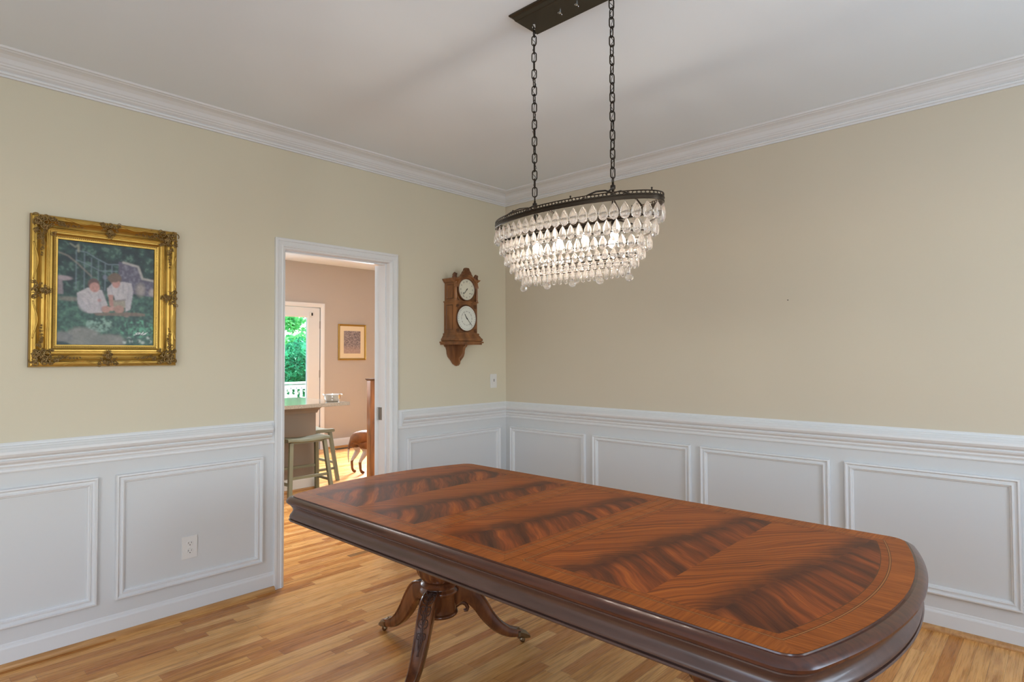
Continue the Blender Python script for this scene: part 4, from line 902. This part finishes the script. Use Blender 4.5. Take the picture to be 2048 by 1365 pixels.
Z0 = 1.492; z_ = lambda z: z-Z0
W2 = .1125
bm = bmesh.new(); box(bm, (-W2, -KD, z_(1.555)), (W2, 0, z_(1.790))); box(bm, (-W2-.008, -KD-.008, z_(1.790)), (W2+.008, 0, z_(1.798)))
box(bm, (-W2+.006, -KD+.006, z_(1.798)), (W2-.006, 0, z_(1.945)))
to_obj('case', bm, M['oak_clock'], ck)
bm = bmesh.new(); sweep(bm, [(-W2, 0, 0), (-W2, -KD, 0), (W2, -KD, 0), (W2, 0, 0)], (0, 0, 1), [(-u, z_(z)) for u, z in [(-.02, 1.492), (.022, 1.492), (.030, 1.497), (.032, 1.506), (.028, 1.515), (.022, 1.520), (.018, 1.530), (.010, 1.540), (.012, 1.548), (.009, 1.555), (-.02, 1.555)]]); bmesh.ops.recalc_face_normals(bm, faces=bm.faces); to_obj('base_moulding', bm, M['oak_clock'], ck, angle=40)
bm = bmesh.new(); sweep(bm, [(-W2, 0, 0), (-W2, -KD, 0), (-.066, -KD, 0)], (0, 0, 1), [(-u, z_(z)) for u, z in [(-.02, 1.94), (0, 1.94), (.005, 1.946), (.009, 1.952), (.018, 1.962), (.020, 1.968), (-.02, 1.970)]]); sweep(bm, [(.066, -KD, 0), (W2, -KD, 0), (W2, 0, 0)], (0, 0, 1), [(-u, z_(z)) for u, z in [(-.02, 1.94), (0, 1.94), (.005, 1.946), (.009, 1.952), (.018, 1.962), (.020, 1.968), (-.02, 1.970)]])
box(bm, (-W2, -KD+.01, z_(1.94)), (W2, 0, z_(1.968))); bmesh.ops.recalc_face_normals(bm, faces=bm.faces); to_obj('cornice', bm, M['oak_clock'], ck, angle=40)
# arched hood around the upper dial
bm = bmesh.new(); cz = z_(1.887); R1 = .079
def ringo(bm, cz, prof, seg=56, y0=0.0, a0=0, a1=2*PI):
    full = abs(a1-a0-2*PI) < 1e-6; rings = []; n = seg if full else seg+1
    for k in range(n):
        a = a0+(a1-a0)*k/seg; rings.append([bm.verts.new((r*math.cos(a), y0-d, cz+r*math.sin(a))) for r, d in prof])
    for k in range(seg):
        p, q = rings[k], rings[(k+1) % n]
        for j in range(len(prof)): bm.faces.new((p[j], p[(j+1) % len(prof)], q[(j+1) % len(prof)], q[j]))
    if not full: bm.faces.new(rings[0]); bm.faces.new(rings[-1])
ringo(bm, cz, [(R1+.004, -.02), (R1+.004, .006), (R1+.010, .010), (R1+.020, .010), (R1+.026, .018), (R1+.033, .020), (R1+.036, .012), (R1+.036, -.02)], 36, -KD, R_(8), R_(172)); bmesh.ops.recalc_face_normals(bm, faces=bm.faces); to_obj('hood', bm, M['oak_clock'], ck, angle=35)
bm = bmesh.new(); ringo(bm, cz, [(R1, .0), (R1, .004), (R1+.004, .010), (R1+.010, .009), (R1+.012, .0)], 56, -KD); bmesh.ops.recalc_face_normals(bm, faces=bm.faces); b1 = to_obj('bezel', bm, M['oak_clock_dark'], ck, True)
cz2 = z_(1.668); R2 = .094
bm = bmesh.new(); ringo(bm, cz2, [(R2, .0), (R2, .004), (R2+.004, .008), (R2+.009, .007), (R2+.011, .0)], 64, -KD); bmesh.ops.recalc_face_normals(bm, faces=bm.faces); b2 = to_obj('bezel', bm, M['oak_clock_dark'], ck, True)
def disc(name, cz, r, mat, y):
    bm = bmesh.new(); lathe(bm, [(r, 0), (r, .003), (0, .003)], 56, (0, y, cz), axis='Y'); bmesh.ops.recalc_face_normals(bm, faces=bm.faces); return to_obj(name, bm, mat, ck)
d1 = disc('dial', cz, R1+.001, M['dial'], -KD-.0005); d2 = disc('dial', cz2, R2+.001, M['dial2'], -KD-.0005)
bm = bmesh.new(); yq = -KD-.0044
for k, s in enumerate(['XII', 'I', 'II', 'III', 'IIII', 'V', 'VI', 'VII', 'VIII', 'IX', 'X', 'XI']):
    a = PI/2-k*PI/6
    text_mesh(bm, s, .017, lambda p, a=a: Vector(((.060+p.y)*math.cos(a)+p.x*math.sin(a), yq, cz+(.060+p.y)*math.sin(a)-p.x*math.cos(a))))
for k in range(60):
    a = 2*PI*k/60; c_ = Vector((math.cos(a), 0, math.sin(a))); t_ = Vector((-math.sin(a), 0, math.cos(a)))*.0004; o_ = Vector((0, yq, cz)); bm.faces.new([bm.verts.new(o_+c_*.071-t_), bm.verts.new(o_+c_*.071+t_), bm.verts.new(o_+c_*.074+t_), bm.verts.new(o_+c_*.074-t_)])
to_obj('numerals', bm, M['black'], d1)
bm = bmesh.new()
for k in range(31):
    a = PI/2-2*PI*k/31
    text_mesh(bm, str(k+1), .010, lambda p, a=a: Vector(((.083+p.y)*math.cos(a)+p.x*math.sin(a), yq, cz2+(.083+p.y)*math.sin(a)-p.x*math.cos(a))))
for k, s in enumerate(['JAN', 'FEB', 'MAR', 'APR', 'MAY', 'JUN', 'JUL', 'AUG', 'SEP', 'OCT', 'NOV', 'DEC']):
    a = PI/2-k*PI/6
    text_mesh(bm, s, .0105, lambda p, a=a: Vector(((.052+p.y)*math.cos(a)+p.x*math.sin(a), yq, cz2+(.052+p.y)*math.sin(a)-p.x*math.cos(a))))
to_obj('numerals', bm, M['black'], d2)
def hand(name, par, cz, ang, L, w0, y, tail=0.012):
    bm = bmesh.new(); c_ = Vector((math.sin(ang), 0, math.cos(ang))); t_ = Vector((math.cos(ang), 0, -math.sin(ang))); o_ = Vector((0, y, cz))
    P = [(-tail, w0*.8), (0, w0*1.3), (L*.6, w0*.6), (L*.72, w0*1.2), (L, .0003)]; lft = [bm.verts.new(o_+c_*a-t_*b) for a, b in P]; rgt = [bm.verts.new(o_+c_*a+t_*b) for a, b in P]
    for i in range(4): bm.faces.new((lft[i], lft[i+1], rgt[i+1], rgt[i]))
    ex = bmesh.ops.extrude_face_region(bm, geom=bm.faces[:]); bmesh.ops.translate(bm, vec=(0, .0008, 0), verts=[v for v in ex['geom'] if isinstance(v, bmesh.types.BMVert)]); bmesh.ops.recalc_face_normals(bm, faces=bm.faces); return to_obj(name, bm, M['black'], par)
hand('hour_hand', d1, cz, R_(217), .036, .0022, -KD-.006); hand('minute_hand', d1, cz, R_(222), .056, .0016, -KD-.0075)
hand('month_hand', d2, cz2, R_(-33), .040, .0026, -KD-.006); hand('day_hand', d2, cz2, R_(136), .078, .0018, -KD-.0075, .018)
for par, c0 in ((d1, cz), (d2, cz2)):
    bm = bmesh.new(); lathe(bm, [(.004, 0), (.004, .004), (.002, .005), (0, .005)], 14, (0, -KD-.0045, c0), axis='Y'); bmesh.ops.recalc_face_normals(bm, faces=bm.faces); to_obj('hand_hub', bm, M['black'], par)
bm = bmesh.new()
for sx in (-1, 1): lathe(bm, [(.0042, 0), (.0042, .0012), (0, .0012)], 12, (sx*.034, -KD-.0036, cz-.028), axis='Y')
bmesh.ops.recalc_face_normals(bm, faces=bm.faces); to_obj('winding_hole', bm, M['black'], d1)
for sx in (-1, 1):       # turned columns at the hood corners
    bm = bmesh.new(); lathe(bm, [(.011, 1.800), (.011, 1.808), (.007, 1.812), (.0085, 1.82), (.0078, 1.92), (.007, 1.925), (.011, 1.93), (.011, 1.940)], 16, (sx*(W2-.006), -KD-.002, -Z0)); to_obj('column', bm, M['oak_clock'], ck, angle=40)
    bm = bmesh.new(); lathe(bm, [(.021, 0), (.022, .008), (.018, .016), (.020, .024), (.015, .034), (.008, .042), (0, .045)], 14, (sx*(W2-.004), -KD+.01, z_(1.968)), sy=.7); 
    for k in range(6): curl(bm, Vector((sx*(W2-.004)+random.uniform(-.006, .006), -KD+.002, z_(1.98)+k*.004)), .007, 1, k, 1, .004, .0022)
    to_obj('corner_finial', bm, M['oak_clock_dark'], ck, True)
bm = bmesh.new(); cr = [(-.062, -.006), (-.054, .008), (-.044, .018), (-.038, .032), (-.028, .040), (-.022, .054), (-.016, .062), (.016, .062), (.022, .054), (.028, .040), (.038, .032), (.044, .018), (.054, .008), (.062, -.006), (.02, .005), (0, .008), (-.02, .005)]
zc = z_(1.990); a = [bm.verts.new((x, -KD+.010, zc+z)) for x, z in cr]; b = [bm.verts.new((x, -KD-.012, zc+z)) for x, z in cr]; bm.faces.new(a); bm.faces.new(list(reversed(b)))
for i in range(len(a)): bm.faces.new((a[i], b[i], b[(i+1) % len(a)], a[(i+1) % len(a)]))
for i in range(9): curl(bm, Vector(((i % 3-1)*.013, -KD-.010, zc+.012+(i//3)*.015)), .0085, 1.1, i*1.3, (-1)**i, .004, .0022)
bmesh.ops.recalc_face_normals(bm, faces=bm.faces); to_obj('crest', bm, M['oak_clock_dark'], ck)
for c0, rr in ((cz2, .112),):
    for sx in (-1, 1):
        for sz in (-1, 1):
            bm = bmesh.new()
            for k in range(4): curl(bm, Vector((sx*(.097-.012*(k % 2)), -KD, c0+sz*(.098-.012*(k//2)))), .009, 1.1, k*1.7, sx*sz, .001, .0020)
            to_obj('spandrel_carving', bm, M['oak_clock_dark'], ck, True)
for sx in (-1, 1):
    bm = bmesh.new()
    for k in range(3): curl(bm, Vector((sx*(.082+.008*k), -KD, z_(1.806)+.006*k)), .008, 1.1, k, sx, .001, .0018)
    to_obj('spandrel_carving', bm, M['oak_clock_dark'], ck, True)
bm = bmesh.new()
for sx in (-1, 1):
    for z0, z1 in ((1.58, 1.77), (1.815, 1.925)):
        x = sx*(W2+(0 if z0 < 1.7 else -.006)); P = [(x, -.1, z_(z0)), (x, -.025, z_(z0)), (x, -.025, z_(z1)), (x, -.1, z_(z1))]
        sweep(bm, P, (sx, 0, 0), [(0, 0), (0, .003), (.004, .003), (.006, 0)] if sx > 0 else [(0, 0), (0, .003), (-.004, .003), (-.006, 0)], closed=True)
bmesh.ops.recalc_face_normals(bm, faces=bm.faces); to_obj('side_panel', bm, M['oak_clock_dark'], ck)

# ------------------------------------------------------------------ switch, outlet, nail
sw = thing('light_switch', 'white rocker light switch on the cream wall beside the corner', 'switch', (-.151, 0, 1.176))
bm = bmesh.new(); box(bm, (-.038, -.006, -.057), (.038, 0, .057), .0025); to_obj('cover_plate', bm, M['plate'], sw)
bm = bmesh.new(); box(bm, (-.017, -.0085, -.034), (.017, -.0055, .034), .001); rk = to_obj('rocker', bm, M['plate'], sw); boxobj('toggle', (-.002, -.011, -.006), (.002, -.0085, .016), M['black'], rk)
ol = thing('power_outlet', 'white double power outlet inside the panel below the gilt picture', 'outlet', (-2.479, -.004, .360))
bm = bmesh.new(); box(bm, (-.0395, -.006, -.0595), (.0395, 0, .0595), .0025); to_obj('cover_plate', bm, M['plate'], ol)
for s in (-1, 1):
    bm = bmesh.new(); lathe(bm, [(.0172, 0), (.0172, .0018), (.016, .0025), (0, .0025)], 28, (0, -.0058, s*.0205), axis='Y', sy=.86); bmesh.ops.recalc_face_normals(bm, faces=bm.faces); rc = to_obj('receptacle', bm, M['plate'], ol, angle=30)
    bm = bmesh.new(); zz = s*.0205; box(bm, (-.0085, -.009, zz-.001), (-.0065, -.0082, zz+.008)); box(bm, (.0065, -.009, zz), (.0083, -.0082, zz+.0075)); lathe(bm, [(.0026, 0), (.0026, .0008), (0, .0008)], 12, (0, -.0082, zz-.008), axis='Y'); bmesh.ops.recalc_face_normals(bm, faces=bm.faces); to_obj('socket_slots', bm, M['black'], rc)
bm = bmesh.new(); lathe(bm, [(.003, 0), (.003, .001), (0, .0015)], 12, (0, -.006, 0), axis='Y'); bmesh.ops.recalc_face_normals(bm, faces=bm.faces); to_obj('screw', bm, M['plate'], ol)
bm = bmesh.new(); lathe(bm, [(.0012, .0), (.0012, -.012), (.0032, -.012), (.0032, -.0135), (0, -.0135)], 12, (0, 0, 0), axis='X'); bmesh.ops.recalc_face_normals(bm, faces=bm.faces)
o = to_obj('wall_nail', bm, M['nail']); o.location = (0, -2.288, 1.701); tag(o, 'tiny nail left in the bare right wall', 'nail')

# ------------------------------------------------------------------ kitchen things
isl = thing('kitchen_island', 'taupe painted kitchen island under a granite counter', 'cabinet', (-.424, 2.37, 0))
boxobj('body', (-2.4, 0, 0), (0, .60, .845), M['island'], isl)
bm = bmesh.new(); sweep(bm, [(0, .62, 0), (0, 0, 0), (-2.4, 0, 0)], (0, 0, 1), [(u, v) for u, v in [(0, .845), (.0, .79), (.006, .79), (.012, .80), (.018, .815), (.040, .835), (.044, .852), (.0, .878)]][::1]) if False else None
bm.free() if bm else None
def around(prof):
    bm = bmesh.new(); sweep(bm, [(-2.4, 0, 0), (0, 0, 0), (0, .60, 0)], (0, 0, 1), [(-u, v) for u, v in prof]); bmesh.ops.recalc_face_normals(bm, faces=bm.faces); return bm
to_obj('cornice_moulding', around([(0, .79), (.010, .79), (.014, .802), (.018, .815), (.034, .835), (.042, .845), (.046, .858), (.046, .872), (0, .872)]), M['island'], isl)
to_obj('plinth', around([(0, 0.0), (.014, 0.0), (.014, .10), (.008, .125), (0, .13)]), M['trim'], isl)
to_obj('shoe_strip', around([(.014, 0), (.030, 0), (.030, .008), (.026, .018), (.014, .022)]), M['shoe'], isl)
bm = bmesh.new(); box(bm, (-2.9, 2.035, .873), (-.222, 3.10, .910), .004); ct = to_obj('countertop', bm, M['granite']); tag(ct, 'speckled granite counter slab with a steel bowl on it', 'countertop')
bw = thing('mixing_bowl', 'shallow stainless steel bowl near the end of the granite counter', 'bowl', (-.325, 2.21, .9102))
bm = bmesh.new(); lathe(bm, [(0, .002), (.060, .0), (.066, .004), (.082, .035), (.088, .068), (.096, .072), (.096, .075), (.086, .073), (.079, .038), (.062, .008), (0, .006)], 40); bmesh.ops.recalc_face_normals(bm, faces=bm.faces); to_obj('bowl_body', bm, M['steel'], bw, True)
bm = bmesh.new(); tube(bm, [(.0955*math.cos(a), .0955*math.sin(a), .0735) for a in np.linspace(0, 2*PI, 41)[:-1]], .003, 6, closed=True); to_obj('rolled_rim', bm, M['steel'], bw, True)
def stool(x, y, rz, label):
    t_ = thing('bar_stool', label, 'stool', (x, y, 0), rz, 'sage saddle stools at the island')
    hz, hx, hy = .585, .222, .115; bm = bmesh.new(); nxx = 20; rows = []
    for i in range(nxx+1):
        u = -1+2*i/nxx; top = hz-.018*(1-u*u)-.006*(abs(u) > .97); th = .034-.004*(1-u*u)
        rows.append([bm.verts.new((u*hx, v*hy*k, z)) for v, k, z in ((-1, .96, top-.004), (-1, 1, top-.012), (-1, 1, top-th+.008), (-1, .93, top-th), (1, .93, top-th), (1, 1, top-th+.008), (1, 1, top-.012), (1, .96, top-.004), (.8, 1, top), (-.8, 1, top))])
    for a, b in zip(rows, rows[1:]):
        for k in range(10): bm.faces.new((a[k], a[(k+1) % 10], b[(k+1) % 10], b[k]))
    bm.faces.new(rows[0]); bm.faces.new(rows[-1]); bmesh.ops.recalc_face_normals(bm, faces=bm.faces); to_obj('seat', bm, M['sage'], t_, angle=40)
    ft = {}
    for sx in (-1, 1):
        for sy in (-1, 1):
            a = Vector((sx*.178, sy*.080, hz-.045)); b = Vector((sx*.226, sy*.150, .0)); bm = bmesh.new(); d = (b-a).normalized(); e1 = Vector((1, 0, 0)); e2 = Vector((0, 1, 0)); s = .019
            q = [[bm.verts.new(p+e1*i*s+e2*j*s*.95) for i, j in ((-1, -1), (1, -1), (1, 1), (-1, 1))] for p in (a, b)]
            for k in range(4): bm.faces.new((q[0][k], q[0][(k+1) % 4], q[1][(k+1) % 4], q[1][k]))
            bm.faces.new(q[0]); bm.faces.new(q[1]); bmesh.ops.recalc_face_normals(bm, faces=bm.faces); bmesh.ops.bevel(bm, geom=[e for e in bm.edges], offset=.002, segments=1, affect='EDGES'); to_obj('leg', bm, M['sage'], t_); ft[(sx, sy)] = (a, b)
    def at(k, z): a, b = ft[k]; q = (a.z-z)/(a.z-b.z); return a+(b-a)*q
    for (k1, k2, z) in (((-1, -1), (1, -1), .20), ((-1, 1), (1, 1), .26), ((-1, -1), (-1, 1), .14), ((1, -1), (1, 1), .14), ((-1, -1), (1, -1), .545), ((-1, 1), (1, 1), .545)):
        p, q = at(k1, z), at(k2, z); bm = bmesh.new(); hh = .013 if z < .5 else .02
        if abs(p.x-q.x) > .1: box(bm, (p.x, p.y-.008, z-hh), (q.x, p.y+.008, z+hh))
        else: box(bm, (p.x-.008, p.y, z-hh), (p.x+.008, q.y, z+hh))
        to_obj('stretcher' if z < .5 else 'seat_rail', bm, M['sage'], t_)
    return t_
stool(-.665, 2.165, 0, 'sage green saddle stool in front of the island, nearer the dining room')
stool(-.215, 2.76, PI/2, 'sage green saddle stool mostly hidden behind the island corner')
kp = thing('small_framed_picture', 'small gold framed print with cream mat on the taupe kitchen wall', 'picture', (1.488, KY1, 1.604))
bm = bmesh.new(); sweep(bm, [(-.245, 0, -.277), (.245, 0, -.277), (.245, 0, .277), (-.245, 0, .277)], (0, -1, 0), [(0, .001), (0, .022), (.006, .026), (.012, .022), (.018, .016), (.026, .016), (.028, .010), (.028, .001)], closed=True); bmesh.ops.recalc_face_normals(bm, faces=bm.faces); to_obj('frame', bm, M['thin_gold'], kp)
boxobj('mat_board', (-.225, -.008, -.255), (.225, -.002, .255), M['mat'], kp)
nx2, nz2 = 60, 72; U, V_ = np.meshgrid(np.linspace(0, 1, nx2), np.linspace(0, 1, nz2)); r = np.random.RandomState(4).rand(nz2, nx2)
k3 = (r+np.roll(r, 1, 0)+np.roll(r, 1, 1)+np.roll(r, -1, 0)+np.roll(r, 2, 1))/5; low = np.clip((V_-.62)*4, 0, 1)
q = np.clip((k3-.36)*3.2, 0, 1)[..., None]; cc = np.array([.12, .10, .12])*(1-q)+np.array([.38, .32, .32])*q; cc = cc*(1-low[..., None]*.6)+np.array([.45, .33, .28])*low[..., None]*.6
me = bpy.data.meshes.new('print'); me.from_pydata([(-.148+.296*i/(nx2-1), 0, .175-.35*j/(nz2-1)) for j in range(nz2) for i in range(nx2)], [], [(j*nx2+i, (j+1)*nx2+i, (j+1)*nx2+i+1, j*nx2+i+1) for j in range(nz2-1) for i in range(nx2-1)])
me.materials.append(M['paint_canvas']); ca = me.color_attributes.new('paint', 'FLOAT_COLOR', 'POINT'); ca.data.foreach_set('color', np.concatenate([cc.reshape(-1, 3), np.ones((nx2*nz2, 1))], 1).astype(np.float32).ravel())
po = bpy.data.objects.new('print', me); COL.objects.link(po); po.parent = kp; po.location = (0, -.009, 0)
fv = thing('floor_vent', 'dark slotted floor vent below the small kitchen picture', 'vent', (1.27, 4.56, 0))
bm = bmesh.new(); box(bm, (-.17, -.055, 0), (.17, -.047, .005)); box(bm, (-.17, .047, 0), (.17, .055, .005)); box(bm, (-.17, -.047, 0), (-.16, .047, .005)); box(bm, (.16, -.047, 0), (.17, .047, .005)); to_obj('vent_frame', bm, M['vent'], fv)
bm = bmesh.new()
for i in range(24): box(bm, (-.157+i*.0133, -.047, .0005), (-.151+i*.0133, .047, .004))
to_obj('vent_grille', bm, M['vent'], fv)
# oak divider post
op = thing('wooden_divider', 'tall narrow red oak divider with dark cap standing in the kitchen', 'divider', (.222, 2.33, 0))
bm = bmesh.new(); box(bm, (.016, .0, 0), (.62, .05, 1.105)); to_obj('panel', bm, M['oak'], op)
bm = bmesh.new(); box(bm, (-.004, -.012, 0), (.014, .062, 1.105), .003); to_obj('edge_stile', bm, M['oak'], op)
bm = bmesh.new(); sweep(bm, [(-.004, .062, 0), (-.004, -.012, 0), (.62, -.012, 0), (.62, .062, 0)], (0, 0, 1), [(.03, 1.105), (0, 1.105), (-.006, 1.112), (-.012, 1.120), (-.014, 1.128), (.03, 1.130)], closed=True); box(bm, (.0, -.008, 1.106), (.62, .058, 1.129)); bmesh.ops.recalc_face_normals(bm, faces=bm.faces); to_obj('cap', bm, M['oak_dark'], op)

# ------------------------------------------------------------------ dog (only its hindquarters show beside the divider)
def dog_material():
    m, t, b = new_mat('dog_coat'); g = G(t); tc = g.n('ShaderNodeTexCoord'); sp = g.n('ShaderNodeSeparateXYZ'); t.links.new(tc.outputs['Object'], sp.inputs[0])
    n = g.noise(g.vec(g.m('MULTIPLY', sp.outputs[0], 14.0), g.m('MULTIPLY', sp.outputs[1], 14.0), g.m('MULTIPLY', sp.outputs[2], 5.0)), 1.0, 4.0)
    brown = g.ramp(n, [(.3, (.085, .030, .008)), (.7, (.21, .080, .020))]); z = g.m('ADD', sp.outputs[2], g.m('MULTIPLY', g.m('SUBTRACT', n, .5), .05))
    white_z = g.m('MULTIPLY', g.m('GREATER_THAN', z, .135), g.m('LESS_THAN', z, .270)); c = g.mix(white_z, brown, (.40, .33, .28, 1))
    t.links.new(c, b.inputs['Base Color']); b.inputs['Roughness'].default_value = .8
    fb = g.n('ShaderNodeBump'); fb.inputs['Strength'].default_value = .6; fb.inputs['Distance'].default_value = .004; t.links.new(g.noise(g.vec(g.m('MULTIPLY', sp.outputs[0], 90.0), g.m('MULTIPLY', sp.outputs[1], 90.0), g.m('MULTIPLY', sp.outputs[2], 30.0)), 1.0, 3.0), fb.inputs['Height']); t.links.new(fb.outputs[0], b.inputs['Normal']); return m
M['dog'] = dog_material()
dg_ = thing('dog', 'brown dog with pale hind legs standing half hidden behind the oak divider', 'dog', (.335, 2.72, 0), R_(8))
dg_.scale = (1.0, 1.0, 1.09)
V = []; E_l = []; Rr = []
def jv(p, r, par=None):
    V.append(p); Rr.append(r)
    if par is not None: E_l.append((par, len(V)-1))
    return len(V)-1
pel = jv((0.02, 0, .40), .095); rump = jv((-.07, 0, .385), .075, pel); tl = jv((-.125, 0, .36), .022, rump); tl2 = jv((-.150, .01, .29), .014, tl); tl3 = jv((-.155, .015, .20), .009, tl2); jv((-.14, .02, .13), .005, tl3)
lo_ = jv((.14, 0, .385), .082, pel); chst = jv((.28, 0, .365), .098, lo_); shd = jv((.38, 0, .39), .090, chst); nk = jv((.46, 0, .47), .058, shd); hd1 = jv((.53, 0, .54), .060, nk); mz = jv((.60, 0, .515), .036, hd1); jv((.66, 0, .495), .026, mz)
for s in (-1, 1):
    th = jv((-.02, s*.062, .34), .062, pel); kn = jv((.045, s*.072, .235), .040, th); hk = jv((-.055, s*.072, .135), .019, kn); mt = jv((-.045, s*.072, .045), .015, hk); pw_ = jv((-.022, s*.073, .017), .019, mt); jv((.012, s*.073, .013), .013, pw_)
    sh_ = jv((.36, s*.060, .30), .045, shd); el = jv((.33, s*.066, .20), .028, sh_); wr = jv((.345, s*.068, .075), .017, el); pa = jv((.355, s*.068, .018), .019, wr); jv((.39, s*.068, .013), .013, pa)
    jv((.51, s*.060, .53), .016, hd1)
me = bpy.data.meshes.new('dog_body'); me.from_pydata(V, E_l, []); me.materials.append(M['dog'])
db = bpy.data.objects.new('body', me); COL.objects.link(db); db.parent = dg_
sk = db.modifiers.new('skin', 'SKIN'); sk.use_smooth_shade = True
for i, s in enumerate(me.skin_vertices[0].data): s.radius = (Rr[i], Rr[i]*.92); s.use_root = (i == 0)
su = db.modifiers.new('sub', 'SUBSURF'); su.levels = 2; su.render_levels = 2
